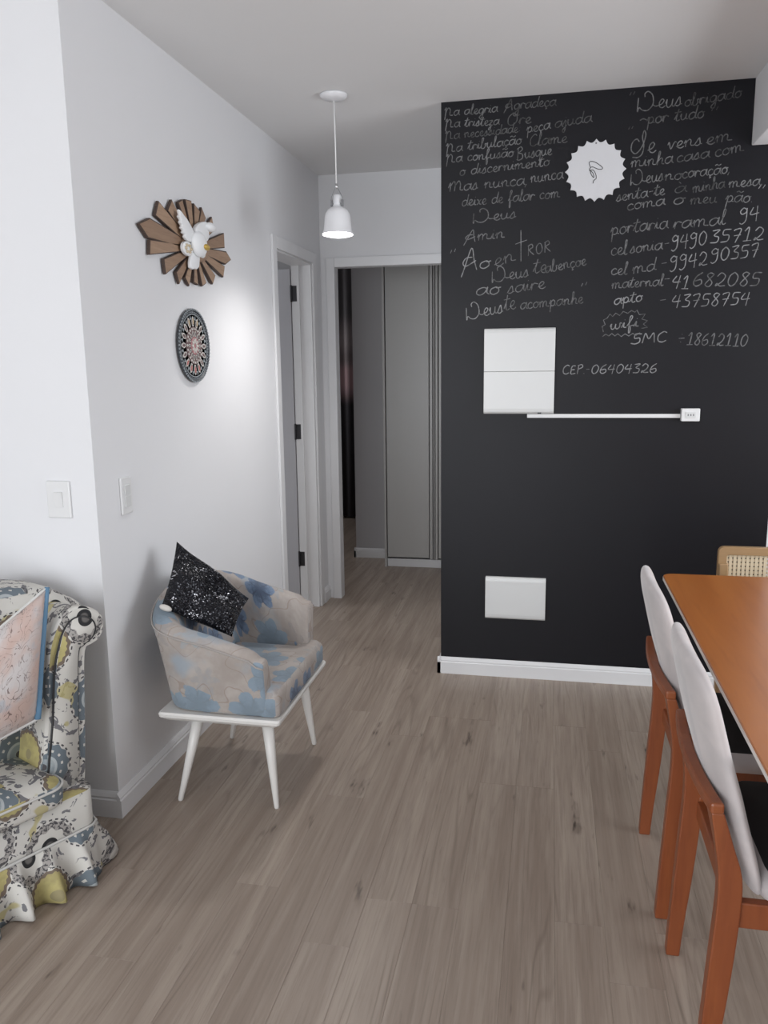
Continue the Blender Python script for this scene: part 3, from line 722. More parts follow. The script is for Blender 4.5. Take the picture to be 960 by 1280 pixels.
# phone list
write('portaria', 763, 294, 835, 285, 8, 'mid'); write('ramal', 841, 287, 907, 280, 8, 'mid'); write('94', 923, 279, 950, 274, 8, 'bright')
write('cel', 763, 320, 784, 318, 8, 'mid'); write('sonia', 787, 317, 828, 312, 7, 'mid'); write('-', 829, 312, 837, 311, 8, 'mid'); write('9490', 838, 312, 884, 306, 8, 'bright'); write('35712', 886, 304, 955, 300, 7.5, 'bright')
write('cel', 763, 344, 784, 343, 7, 'mid'); write('md', 790, 343, 820, 338, 7.5, 'mid'); write('-', 825, 337, 834, 336, 8, 'mid'); write('9942', 836, 338, 885, 331, 8, 'bright'); write('90357', 887, 328, 949, 320, 7.5, 'bright')
write('maternal', 764, 361, 829, 357, 6.5, 'mid'); write('-', 828, 356, 837, 356, 8, 'mid'); write('41', 838, 360, 861, 361, 7.5, 'bright'); write('682085', 864, 358, 950, 358, 8, 'mid', .0045)
write('apto', 767, 381, 803, 376, 6.5, 'bright', .0045); write('-', 823, 382, 833, 381, 7, 'mid'); write('43758754', 838, 384, 937, 381, 7.5, 'bright')
write('wifi', 762, 412, 798, 408, 6.5, 'bright', .0045)
write('!s!m!c', 787, 430, 834, 427, 6.5, 'bright'); write('÷', 846, 430, 856, 430, 8, 'mid'); write('18612110', 857, 431, 934, 433, 7.2, 'mid', .0046)
write('!c!eP.', 702, 468, 732, 467, 5.8, 'bright'); write('-', 731, 467, 737, 467, 6, 'mid'); write('06404326', 738, 467, 821, 466, 5.6, 'bright')
# jagged cloud round "wifi"
bm = bmesh.new()
cl = [(62, 720), (55, 690), (72, 680), (62, 655), (82, 645), (98, 622), (112, 636), (130, 617), (150, 630), (170, 608), (195, 618), (215, 603), (235, 612), (245, 600), (258, 625), (290, 622), (272, 650), (303, 658), (280, 677), (303, 695), (270, 700)]
ribbon(bm, [tuple(wallpt(740+x/4.364, 250+y/4.364)) for x, y in cl], .0036, YC-.0012)
cl = [(57, 745), (75, 732), (92, 742), (108, 728), (125, 742), (140, 730), (160, 745), (180, 730), (200, 742), (222, 728), (240, 738), (262, 722)]
ribbon(bm, [tuple(wallpt(740+x/4.364, 250+y/4.364)) for x, y in cl], .0042, YC-.0012)
emit('chalk_cloud', bm, M['chalk_mid'], wall_chalk, recalc=False)

# ------------------------------------------------------------------ sunburst with dove on the left wall
SBY, SBZ = 3.050, 1.940
sb = empty('sunburst_wall_ornament', (0, SBY, SBZ), 'brown wooden slat sunburst with a white dove, high on the left wall', 'wall ornament')
tips = [(2.613, 1.961, .070, 1), (2.751, 2.035, .060, 0), (2.853, 2.064, .058, 0), (2.943, 2.095, .040, 0), (3.014, 2.111, .055, 0), (3.091, 2.098, .055, 0), (3.154, 2.089, .050, 0), (3.242, 2.062, .052, 0),
        (3.353, 2.011, .058, 0), (3.420, 1.941, .055, 1), (3.335, 1.881, .050, 0), (3.225, 1.837, .048, 0), (3.125, 1.809, .045, 0), (3.045, 1.805, .040, 0), (2.965, 1.805, .045, 0), (2.886, 1.811, .045, 0), (2.785, 1.841, .052, 0), (2.680, 1.894, .050, 0)]
for y, z, wd, point in tips:
    t = Vector((y-SBY, z-SBZ)); Ln = t.length; d = t.normalized(); n = Vector((-d.y, d.x))
    p0 = d*.035
    def q(s, o): v = d*s + n*o; return (v.x, v.y)
    wd *= 1.02; w0, w1 = wd*.20, wd*.5
    if point: poly = [q(.04, -w0), q(Ln*.82, -w1), q(Ln*1.0, 0), q(Ln*.86, w1*1.0), q(.04, w0)]
    else: poly = [q(.04, -w0), q(Ln*.98, -w1), q(Ln*1.02, w1), q(.04, w0)]
    bm = bmesh.new(); prism(bm, poly, lambda p: (.006, p[0], p[1]), lambda p: (.016, p[0], p[1]))
    bm.normal_update(); bmesh.ops.recalc_face_normals(bm, faces=bm.faces)
    top = [f for f in bm.faces if f.normal.x > .9]
    for f in bm.faces:
        if not (f.normal.x > .9): f.material_index = 1
    r = bmesh.ops.inset_region(bm, faces=top, thickness=.0045, depth=.0015)
    for f in r['faces']: f.material_index = 1
    emit('slat', bm, [M['raywood'], M['burnt']], sb)
bm = bmesh.new(); rg = [[(x, .085*1.35*rr*math.cos(2*PI*k/32), .052*rr*math.sin(2*PI*k/32)) for k in range(32)] for x, rr in ((.004, 1), (.024, 1), (.028, .9), (.028, .02))]
loft(bm, rg); emit('hub_disc', bm, M['raywood'], sb)
def dv(x, y):  # zoom pixels to wall coordinates
    p = unproj(150+x/4.925, 230+y/4.925, 0, .035); return (p.y-SBY, p.z-SBZ)
def relief(name, poly, x0, x1, mat, bev=.004, label=None, parent=sb, rel=True):
    P = [dv(*p) for p in poly]; bm = bmesh.new(); prism(bm, P, lambda p: (x0, p[0], p[1]), lambda p: (x1, p[0], p[1]))
    return emit(name, bm, M[mat], parent, True, bevel=bev, seg=3, label=label)
relief('dove_wing', [(352, 155), (368, 170), (385, 195), (400, 212), (425, 255), (442, 290), (452, 330), (440, 362), (420, 355), (402, 345), (388, 325), (392, 312), (376, 300), (382, 286), (368, 270), (374, 255), (360, 235), (366, 222), (352, 200), (360, 188)], .030, .044, 'dove', label='white raised feathered wing')
relief('dove_wing', [(462, 250), (480, 238), (505, 232), (528, 240), (535, 262), (528, 300), (530, 330), (522, 350), (500, 365), (470, 330), (448, 300), (450, 270)], .030, .050, 'dove')
relief('dove_tail', [(438, 420), (486, 425), (486, 470), (482, 512), (470, 526), (455, 522), (445, 527), (430, 515), (428, 480)], .026, .040, 'dove')
# body: rounded solid
def blob(name, c, ry, rz, rx, xoff, mat, seg=20, par=sb):
    cy, cz = dv(*c); bm = bmesh.new(); bmesh.ops.create_uvsphere(bm, u_segments=seg, v_segments=12, radius=1)
    for v in bm.verts: v.co = Vector((xoff+v.co.x*rx, cy+v.co.y*ry, cz+v.co.z*rz))
    return emit(name, bm, M[mat], par, True)
blob('dove_body', (468, 372), .060, .048, .022, .048, 'dove'); blob('dove_head', (532, 268), .040, .018, .016, .052, 'dove')
relief('dove_beak', [(546, 262), (562, 268), (560, 284), (548, 296), (536, 292), (548, 280)], .044, .054, 'dove', .002)
bm = bmesh.new()
cy, cz = dv(415, 398); bmesh.ops.create_cone(bm, cap_ends=True, segments=24, radius1=.001, radius2=.001, depth=.001); bm.clear()
loft(bm, [[(x, cy+.045*r_*math.cos(2*PI*k/24), cz+.026*r_*math.sin(2*PI*k/24)) for k in range(24)] for x, r_ in ((.028, 1), (.038, 1), (.041, .85), (.039, .80))]); emit('host_disc', bm, M['dove'], sb, label='small white round disc')
for k in range(6):
    a = k*PI/3; bm = bmesh.new(); bmesh.ops.create_uvsphere(bm, u_segments=8, v_segments=6, radius=1)
    for v in bm.verts: v.co = Vector((.040+v.co.x*.004, cy+.022*math.cos(a)+v.co.y*.011, cz+.013*math.sin(a)+v.co.z*.006))
    emit('rose_petal', bm, M['cane'], sb, True)
blob('gold_heart', (482, 392), .026, .012, .008, .070, 'gold', 12)
blob('dove_foot', (490, 430), .022, .016, .010, .046, 'dove', 12)

# ------------------------------------------------------------------ mandala plate
mp_ = empty('mandala_plate', (0, 3.008, 1.567), 'round dark mandala plate with pale petals, hung below the sunburst', 'wall plate')
def disc(bm, x0, x1, r0, r1, c=(0, 0), seg=48, rin=0):
    pass
MR = .142
M['m_dark'] = plain('dark_slate_enamel', (.050, .055, .065), .5); M['m_brown'] = plain('mauve_brown_enamel', (.16, .105, .105), .5)
M['m_pale'] = plain('pale_ivory_enamel', (.58, .55, .52), .5); M['m_pink'] = plain('dusty_pink_enamel', (.42, .20, .21), .5); M['m_red'] = plain('coral_enamel', (.45, .16, .15), .5)
M['m_yel'] = plain('ochre_enamel', (.50, .38, .22), .5); M['m_grey'] = plain('grey_blue_enamel', (.30, .33, .35), .5)
def cring(bm, prof, seg=64): loft(bm, [[(x, r*math.cos(2*PI*k/seg), r*math.sin(2*PI*k/seg)) for k in range(seg)] for r, x in prof])
bm = bmesh.new(); cring(bm, [(.10, 0), (MR-.004, .006), (MR, .010), (MR, .014), (MR-.006, .014), (MR-.010, .010), (.0005, .010)]); emit('plate_body', bm, M['m_dark'], mp_, label='dark slate plate')
def petals(name, n, r0, r1, wd, col, x=.010, th=.002, off=0.0, kind='petal', hole=None, rng=None):
    def shape(bm, k):
        a = 2*PI*(k+off)/n; d = Vector((math.cos(a), math.sin(a))); t = Vector((-d.y, d.x))
        def q(s, o): v = d*s + t*o; return (v.x, v.y)
        if kind == 'petal': poly = [q(r0, -wd*.25), q(r0+(r1-r0)*.45, -wd*.5), q(r1-(r1-r0)*.2, -wd*.32), q(r1, 0), q(r1-(r1-r0)*.2, wd*.32), q(r0+(r1-r0)*.45, wd*.5), q(r0, wd*.25)]
        elif kind == 'tri': poly = [q(r0, -wd*.5), q(r1, 0), q(r0, wd*.5)]
        else: poly = [q((r0+r1)/2 + (r1-r0)/2*math.cos(j*PI/4), wd/2*math.sin(j*PI/4)) for j in range(8)]
        prism(bm, poly, lambda p: (x, p[0], p[1]), lambda p: (x+th, p[0], p[1]))
    ks = list(rng or range(n))
    if len(ks) <= 16:
        for k in ks: bm = bmesh.new(); shape(bm, k); emit(name.replace('_ring', ''), bm, M[col], mp_)
    else:
        bm = bmesh.new()
        for k in ks: shape(bm, k)
        tag(emit(name, bm, M[col], mp_), kind='stuff')
petals('rim_bead_ring', 64, .135, .142, .008, 'm_grey', x=.0135, th=.003, kind='dot')
petals('rim_dot_ring', 72, .1265, .1315, .005, 'm_grey', th=.002, kind='dot')
bm = bmesh.new(); cring(bm, [(.122, .010), (.122, .0125), (.1185, .0125), (.1185, .010)], 64); emit('grey_ring', bm, M['m_grey'], mp_)
petals('outer_petal_ring', 16, .074, .114, .022, 'm_pale'); petals('outer_petal_heart_ring', 16, .080, .104, .011, 'm_brown', x=.012, th=.001)
petals('red_petal_ring', 16, .082, .106, .012, 'm_red', x=.0122, th=.0012, rng=[11, 12, 13, 10]); petals('ochre_petal_ring', 16, .082, .106, .010, 'm_yel', x=.0122, th=.0012, rng=[3, 4, 5])
petals('small_triangle_ring', 16, .100, .116, .016, 'm_grey', off=.5, kind='tri')
bm = bmesh.new(); cring(bm, [(.072, .010), (.072, .013), (.0005, .013)]); emit('middle_disc', bm, M['m_brown'], mp_, label='mauve brown inner disc')
petals('middle_dot_ring', 24, .060, .070, .010, 'm_pale', x=.013, kind='dot'); petals('middle_petal_ring', 14, .036, .058, .012, 'm_pale', x=.013)
petals('middle_petal_core_ring', 14, .040, .053, .005, 'm_dark', x=.015, th=.0007)
bm = bmesh.new(); cring(bm, [(.034, .013), (.034, .015), (.0005, .015)]); emit('centre_disc', bm, M['m_pink'], mp_, label='dusty pink centre disc')
petals('centre_petal_ring', 10, .010, .031, .011, 'm_pale', x=.015)

# ------------------------------------------------------------------ blue floral armchair
AX, AY = .34, 2.625
fa = empty('armchair', (AX, AY, 0), 'low tub armchair with blue watercolour flowers on white splayed legs', 'armchair')
def rrect(x0, x1, y0, y1, r, n=5):
    out = []
    for cx, cy, a0 in ((x1-r, y0+r, -PI/2), (x1-r, y1-r, 0), (x0+r, y1-r, PI/2), (x0+r, y0+r, PI)):
        for k in range(n+1): a = a0 + PI/2*k/n; out.append((cx+r*math.cos(a), cy+r*math.sin(a)))
    return out
bm = bmesh.new()
px0, px1, py0, py1 = .118-AX, .548-AX, 2.328-AY, 2.900-AY
loft(bm, [[(x, y, z) for x, y in rrect(px0+i, px1-i, py0+i, py1-i, .012, 3)] for i, z in ((.018, .316), (.002, .330), (0, .340), (.004, .347))])
emit('platform', bm, M['legw'], fa)
for (fx, fy), (tx, ty) in (((.156, 2.384), (.228, 2.425)), ((.504, 2.395), (.470, 2.425)), ((.496, 2.872), (.470, 2.815)), ((.150, 2.868), (.228, 2.815))):
    bm = bmesh.new(); tube(bm, [(fx-AX, fy-AY, 0), (fx-AX, fy-AY, .004), ((fx+tx)/2-AX, (fy+ty)/2-AY, .16), (tx-AX, ty-AY, .318)], [.0075, .009, .0155, .0215], 20)
    for v in bm.verts:
        if v.co.z < .002: v.co.z = 0
    emit('leg', bm, M['legw'], fa, True)
# shell
ctrl = [(.500, 2.342, .560), (.40, 2.340, .588), (.28, 2.342, .622), (.195, 2.352, .648), (.145, 2.390, .672), (.118, 2.46, .705), (.112, 2.55, .735), (.111, 2.625, .742), (.112, 2.70, .738), (.120, 2.78, .724),
        (.150, 2.845, .706), (.200, 2.878, .688), (.28, 2.890, .662), (.40, 2.894, .630), (.500, 2.890, .602)]
path = crom([(x, y, z) for x, y, z in ctrl], 4); n = len(path); rings = []; uvs = []; s_acc = 0; toprim = []
for i, p in enumerate(path):
    d = (path[min(i+1, n-1)]-path[max(i-1, 0)]); d.z = 0; d.normalize(); inn_ = Vector((-d.y, d.x, 0))
    if inn_.dot(Vector((.42, 2.625, 0))-Vector((p.x, p.y, 0))) < 0: inn_ = -inn_
    if i: s_acc += (path[i]-path[i-1]).length
    back = max(0, min(1, (.30-p.x)/.14)); lean = .016 + .034*back
    endk = min(1, min(i, n-1-i)/2.5); th = .075*(.80+.20*endk); zt = p.z - (.012 if endk < .5 else 0)
    zb_ = .349; hh = zt-zb_
    sec = [(.006, 0), (0, .02/hh), (-lean*.35, .4), (-lean*.75, .75), (-lean*1.0, 1-.030/hh), (-lean*.9+.008, 1-.008/hh), (-lean*.8+th*.45, 1.0), (-lean*.8+th*.85, 1-.010/hh), (-lean*.7+th, 1-.035/hh), (-lean*.4+th*1.05, .7), (th*1.1, .35), (th*1.1, 0)]
    ring = []; uv = []; acc = 0; prev = None
    for dd, t in sec:
        q = Vector((p.x, p.y, zb_+hh*t)) + inn_*dd - Vector((AX, AY, 0)); ring.append(q)
        if prev is not None: acc += (q-prev).length
        prev = q; uv.append((s_acc, acc))
    rings.append(ring); uvs.append(uv); toprim.append(ring[4] + Vector((0, 0, .004)))
bm = bmesh.new(); loft(bm, rings, True, True, uvs); emit('shell_back', bm, M['floral'], fa, True, bevel=.012, seg=3, label='curved back and arms in blue flower fabric')
bm = bmesh.new(); tube(bm, toprim, .0032, 6); emit('piping', bm, M['beige'], fa, True)
# T-shaped seat
def seat_outline(o):
    P = [(.205+o, 2.420+o), (.480-o, 2.420+o), (.482-o, 2.342+o), (.530-o, 2.342+o), (.543-o, 2.356+o), (.545-o, 2.61), (.543-o, 2.872-o), (.530-o, 2.886-o), (.482-o, 2.886-o), (.480-o, 2.815-o), (.205+o, 2.815-o)]
    return [(x-AX, y-AY) for x, y in P]
bm = bmesh.new()
loft(bm, [[(x, y, z) for x, y in seat_outline(o)] for o, z in ((.006, .3485), (0, .358), (0, .410), (.004, .424), (.012, .434), (.024, .440))])
box_uv(bm); emit('seat', bm, M['floral'], fa, True, bevel=.006, seg=3)

def pillow(name, C, thick, mat, parent, nu=18, pinch=.06, wob=0, backm=None, bulge_dir=None, uvw=.42):
    """C: four corners in order; two bulged skins joined at the seam"""
    bm = bmesh.new(); L = bm.loops.layers.uv.verify()
    C = [Vector(c) for c in C]; nrm = (C[1]-C[0]).cross(C[3]-C[0]).normalized(); ctr = sum(C, Vector())/4
    def P(u, v, sgn):
        p = C[0]*(1-u)*(1-v)+C[1]*u*(1-v)+C[2]*u*v+C[3]*(1-u)*v
        eu, ev = 4*u*(1-u), 4*v*(1-v)
        pin = pinch*(max(0, ev)*(1-eu) + eu*(1-ev)); p = p + (ctr-p)*pin
        h = (eu**.45)*(ev**.45)
        ww = wob*(math.sin(u*9+v*5)+math.sin(v*11-u*4))*h
        return p + nrm*(sgn*thick*.5*h + ww)
    V = {}
    for sgn in (1, -1):
        for i in range(nu+1):
            for j in range(nu+1):
                edge = i in (0, nu) or j in (0, nu)
                k = (i, j, 0 if edge else sgn)
                if k not in V: V[k] = bm.verts.new(P(i/nu, j/nu, sgn))
    for sgn in (1, -1):
        for i in range(nu):
            for j in range(nu):
                q = []
                for a, b_ in ((i, j), (i+1, j), (i+1, j+1), (i, j+1)):
                    edge = a in (0, nu) or b_ in (0, nu); q.append((V[(a, b_, 0 if edge else sgn)], (a/nu*uvw, b_/nu*uvw)))
                if sgn < 0: q = q[::-1]
                f = bm.faces.new([x[0] for x in q]); f.material_index = 1 if (sgn < 0 and backm) else 0
                for lp, x in zip(f.loops, q): lp[L].uv = x[1]
    o = emit(name, bm, [M[mat]] + ([M[backm]] if backm else []), parent, True)
    rim = [P(k/nu, 0, 0) for k in range(nu)] + [P(1, k/nu, 0) for k in range(nu)] + [P(1-k/nu, 1, 0) for k in range(nu)] + [P(0, 1-k/nu, 0) for k in range(nu)]
    return o, rim
Tc, Lc, Rc, Bc = unproj(221, 677, 0, .105), unproj(201, 760, 1, 2.385), unproj(311, 748, 1, 2.70), unproj(290, 796, 1, 2.485)
pe = empty('sequin_cushion', tuple(Bc), 'black sequined square cushion standing on its corner in the blue floral armchair', 'cushion')
cs = [Tc-Bc, Rc-Bc, Vector(), Lc-Bc]
pillow('cushion_body', cs, .085, 'sequin', pe, 30, .05, .011)
bm = bmesh.new(); tip = Lc-Bc
bmesh.ops.create_uvsphere(bm, u_segments=10, v_segments=6, radius=1)
dvec = (Bc-Lc).normalized(); tip = unproj(207, 760, 1, 2.383)-Bc
for v in bm.verts:
    k = v.co.copy(); v.co = tip + dvec*(k.x*.024) + Vector((0, 0, 1))*(k.z*.011+k.x*.004) + dvec.cross(Vector((0, 0, 1))).normalized()*(k.y*.014)
emit('cushion_corner', bm, M['seqback'], pe, True, label='pale lining showing at one corner')

# ------------------------------------------------------------------ patterned skirted armchair on the left
TH = math.radians(-27); PX, PY = .050, 1.900
pa = empty('skirted_armchair', (PX, PY, 0), 'rolled-arm armchair in medallion print with ruffled skirt at the left edge', 'armchair', TH)
nx = Vector((math.cos(TH), math.sin(TH), 0)); tx_ = Vector((-math.sin(TH), math.cos(TH), 0)); O_ = Vector((PX, PY, 0))
def lplane(px, py, xl):
    """point of the chair's own frame on its plane x = xl"""
    d = FWD + RGT*((px-480)/F_PX) - UPV*((py-640)/F_PX); t = (xl - (CAM-O_).dot(nx))/d.dot(nx); p = CAM + d*t - O_
    return (p.dot(tx_), p.z)
DEP, WID = .60, .70   # the body runs y from -WID-.10 to +.10
# base
bm = bmesh.new(); loft(bm, [[(x, y, z) for x, y in rrect(-DEP+.02, -.004, -WID-.098, .096, .04, 5)] for z in (.04, .14, .262)]); box_uv(bm); emit('base', bm, M['suzani'], pa, True)
# seat cushion with bowed front
def cush(o):
    out = []
    for x, y in rrect(-.47+o, .012-o, -WID+.0+o, .005-o, .05, 6):
        bow = .018*(1-((y+.35)/.35)**2) if x > -.2 else 0; out.append((x+bow, y))
    return out
bm = bmesh.new(); loft(bm, [[(x, y, z) for x, y in cush(o)] for o, z in ((.004, .2625), (.001, .266), (0, .275), (0, .305), (.006, .322), (.03, .338), (.10, .350))]); box_uv(bm); emit('seat_cushion', bm, M['suzani'], pa, True)
for z in (.316,):
    bm = bmesh.new(); tube(bm, [(x, y, z) for x, y in cush(-.001)], .0035, 8, ring_loop=True); emit('seat_piping', bm, M['whitepipe'], pa, True)
# arms
out_px = [(104, 1030), (106, 950), (106, 870), (106, 815), (113, 806), (124, 798), (130, 784), (128, 770), (118, 761), (103, 757), (88, 761), (75, 773), (66, 792), (60, 815), (58, 850), (57, 900), (55, 950), (54, 1030)]
arm = [lplane(x, y, -.08) for x, y in out_px]
arm = [(y, max(z, .235)) for y, z in arm]
arm = [(c_.x, c_.y) for c_ in crom(arm, 3, True)]
def add_arm(mir):
    f = (lambda y: -WID - y) if mir else (lambda y: y)
    bm = bmesh.new(); rings = []; cy = sum(p[0] for p in arm)/len(arm)
    for x, s in ((-.045, .90), (-.038, .96), (-.045, 1.0), (-.30, 1.0), (-DEP+.03, 1.0)):
        pass
    for x, s in ((-.076, .93), (-.084, 1.0), (-.20, 1.0), (-.30, 1.0), (-DEP+.03, 1.0)):
        ring = []
        for (y, z) in arm:
            c0 = cy if z < .64 else cy+.02; zc = z if z < .64 else .70
            zz_ = zc+(z-zc)*s if z > .64 else z; zz_ -= max(0, min(1, (z-.45)/.2))*.05*(-x-.08)/.5; ring.append((x, f(c0+(y-c0)*s), zz_))
        rings.append(ring)
    loft(bm, rings); box_uv(bm); o = emit('arm', bm, M['suzani'], pa, True, bevel=.006)
    pan_px = [(97, 1000), (97, 900), (97, 820), (104, 806), (115, 796), (119, 785), (115, 775), (103, 771), (90, 775), (80, 788), (74, 806), (68, 840), (66, 900), (62, 1000)]
    pan = [lplane(x, y, -.07) for x, y in pan_px]
    pan = [(y, max(z, .262)) for y, z in pan]; pan = [(c_.x, c_.y) for c_ in crom(pan, 4, True)]
    cyp = sum(p[0] for p in pan)/len(pan)
    bm = bmesh.new(); loft(bm, [[(x, f(cyp+(y-cyp)*s), z) for y, z in pan] for x, s in ((-.080, 1.0), (-.070, 1.0), (-.066, .93))]); box_uv(bm); emit('arm_panel', bm, M['suzani'], o, True)
    bm = bmesh.new(); tube(bm, [(-.070, f(y), z) for y, z in pan], .0035, 6, ring_loop=True); emit('arm_piping', bm, M['dark'], o, True)
add_arm(False); add_arm(True)
# back with a rolled top
bp = [lplane(x, y, -.28) for x, y in [(10, 734), (30, 731), (46, 731), (60, 734), (78, 741), (95, 744), (110, 752), (119, 764), (117, 780), (104, 790), (88, 800), (84, 860), (84, 940)]]
bp = [(y, z) for y, z in bp]
ztop = bp[0][1]
poly = [(-WID/2-.1, ztop+.01)] + bp; poly = [(c_.x, c_.y) for c_ in crom(poly, 4)]
poly = [(y, z) for y, z in poly if z > .36]
mirr = [(-WID-y, z) for y, z in poly[::-1]]
outl = poly + [(poly[-1][0], .30)] + [(mirr[0][0], .30)] + mirr[:-1]
bm = bmesh.new(); rr = []
cyb = -WID/2
for x, s, zs in ((-.220, .97, -.020), (-.235, .99, -.006), (-.26, 1, 0), (-.34, 1, 0), (-.40, .99, -.006), (-.42, .97, -.02)):
    rr.append([(x - (z-.4)*.05, cyb+(y-cyb)*s, z+(zs if z > .6 else 0)) for y, z in outl])
loft(bm, rr); box_uv(bm); emit('back', bm, M['suzani'], pa, True)
# ruffled skirt
def skirt_path():
    pts = rrect(-DEP+.03, .002, -WID-.105, .100, .035, 6); out = []
    P = [Vector((x, y, 0)) for x, y in pts]; m_ = len(P)
    for i in range(m_):
        a, b_ = P[i], P[(i+1) % m_]; L0 = (b_-a).length; k = max(1, int(L0/.008))
        for j in range(k): out.append(a + (b_-a)*(j/k))
    return out
sp = skirt_path(); ns = len(sp); acc = [0]
for i in range(1, ns): acc.append(acc[-1]+(sp[i]-sp[i-1]).length)
rings = []; uvs = []
for z, fl, am in ((.150, .000, .001), (.140, .004, .003), (.11, .012, .010), (.08, .022, .017), (.05, .031, .023), (.025, .038, .028), (.006, .043, .031)):
    rg, uv = [], []
    for i, p in enumerate(sp):
        d = (sp[(i+1) % ns]-sp[i-1]).normalized(); o = Vector((d.y, -d.x, 0))
        if o.dot(p-Vector((-DEP/2, -WID/2, 0))) < 0: o = -o
        s = acc[i]; wv = math.sin(s*2*PI/.105 + .9*math.sin(s*9)) ; wv2 = math.sin(s*2*PI/.047+1.3)*.25
        wv = wv+wv2
        back = max(0.0, min(1.0, (p.x+.50)/.25))
        q = p + o*((fl + am*wv)*back); zz = z + (.010*wv if z < .1 else 0)*(1 if z > .02 else .5)
        rg.append((q.x, q.y, max(zz, .001))); uv.append((s*1.25, z*1.05))
    rings.append(rg); uvs.append(uv)
bm = bmesh.new(); loft(bm, rings, True, False, uvs); o = emit('ruffled_skirt', bm, M['suzani'], pa, True)
sl = o.modifiers.new('thick', 'SOLIDIFY'); sl.thickness = .003; sl.offset = -1
bm = bmesh.new(); tube(bm, [(p.x, p.y, .151) for p in sp[::3]], .004, 6, ring_loop=True); emit('skirt_piping', bm, M['whitepipe'], pa, True)
def squash(o):      # the upholstery behind presses flat against the wall
    for v in o.data.vertices:
        yw = PY + v.co.x*nx.y + v.co.y*tx_.y
        if yw > 2.17:
            k = 2.17 + .065*(1-math.exp(-(yw-2.17)/.065)); dlt = k-yw; v.co.x += dlt*nx.y; v.co.y += dlt*tx_.y
for o in list(bpy.data.objects):
    if o.type == 'MESH' and (o.parent == pa or (o.parent and o.parent.parent == pa)): squash(o)
# peach cushion
def wpl(px, py, xl): y, z = lplane(px, py, xl); return O_ + nx*xl + tx_*y + Vector((0, 0, z))
c_tr, c_br, c_bl, c_tl = wpl(59, 734, -.10), wpl(47, 899, -.040), wpl(-105, 985, -.02), wpl(-95, 862, -.09)
pc = empty('peach_cushion', tuple(c_br), 'faded peach scroll-patterned cushion with blue piping in the skirted armchair', 'cushion')
body, rim = pillow('cushion_body', [c_tl-c_br, c_tr-c_br, Vector(), c_bl-c_br], .13, 'peach', pc, 18, .03, .003)
bm = bmesh.new(); tube(bm, rim, .0045, 8, ring_loop=True); emit('cushion_piping', bm, M['whitepipe'], pc, True)
bm = bmesh.new(); g0, g1 = c_tr-c_br, Vector((0, 0, 0)); gc = (c_tl-c_br+c_bl-c_br)/2
ge = [g0.lerp(g1, k/10) + (gc-(g0+g1)/2)*(.024*(1-(2*k/10-1)**2)) for k in range(11)]
tube(bm, ge, [.007, .009, .011, .012, .013, .013, .013, .013, .012, .012, .009], 12); emit('side_band', bm, M['piping'], pc, True, label='blue side band')

# ------------------------------------------------------------------ dining table
tb = empty('dining_table', (2.23, 2.02, 0), 'orange-brown wooden dining table with a pale edge at the right', 'table')
tx0, tx1, ty0, ty1 = 1.783-2.23, 2.72-2.23, 1.16-2.02, 2.885-2.02
bm = bmesh.new(); loft(bm, [[(x, y, z) for x, y in rrect(tx0+i, tx1-i, ty0+i, ty1-i, .035, 6)] for i, z in ((0.0015, .7455), (.0015, .7500), (.003, .7512))]); emit('table_top', bm, M['tablewood'], tb)
bm = bmesh.new(); loft(bm, [[(x, y, z) for x, y in rrect(tx0+i, tx1-i, ty0+i, ty1-i, .035, 6)] for i, z in ((.010, .722), (.002, .732), (0, .736), (0, .7455))]); emit('table_edge', bm, M['tableedge'], tb, label='pale table edge')
boxo('apron', tx0+.16, tx1-.16, ty0+.16, ty1-.20, .655, .722, M['chairwood'], tb)
for x in (tx0+.195, tx1-.13):
    for y in (ty0+.2, ty1-.24):
        bm = bmesh.new(); loft(bm, [[(x+a*s, y+b_*s, z) for a, b_ in ((-1, -1), (1, -1), (1, 1), (-1, 1))] for z, s in ((0, .020), (.6, .030), (.7218, .034))]); emit('table_leg', bm, M['chairwood'], tb, bevel=.003)

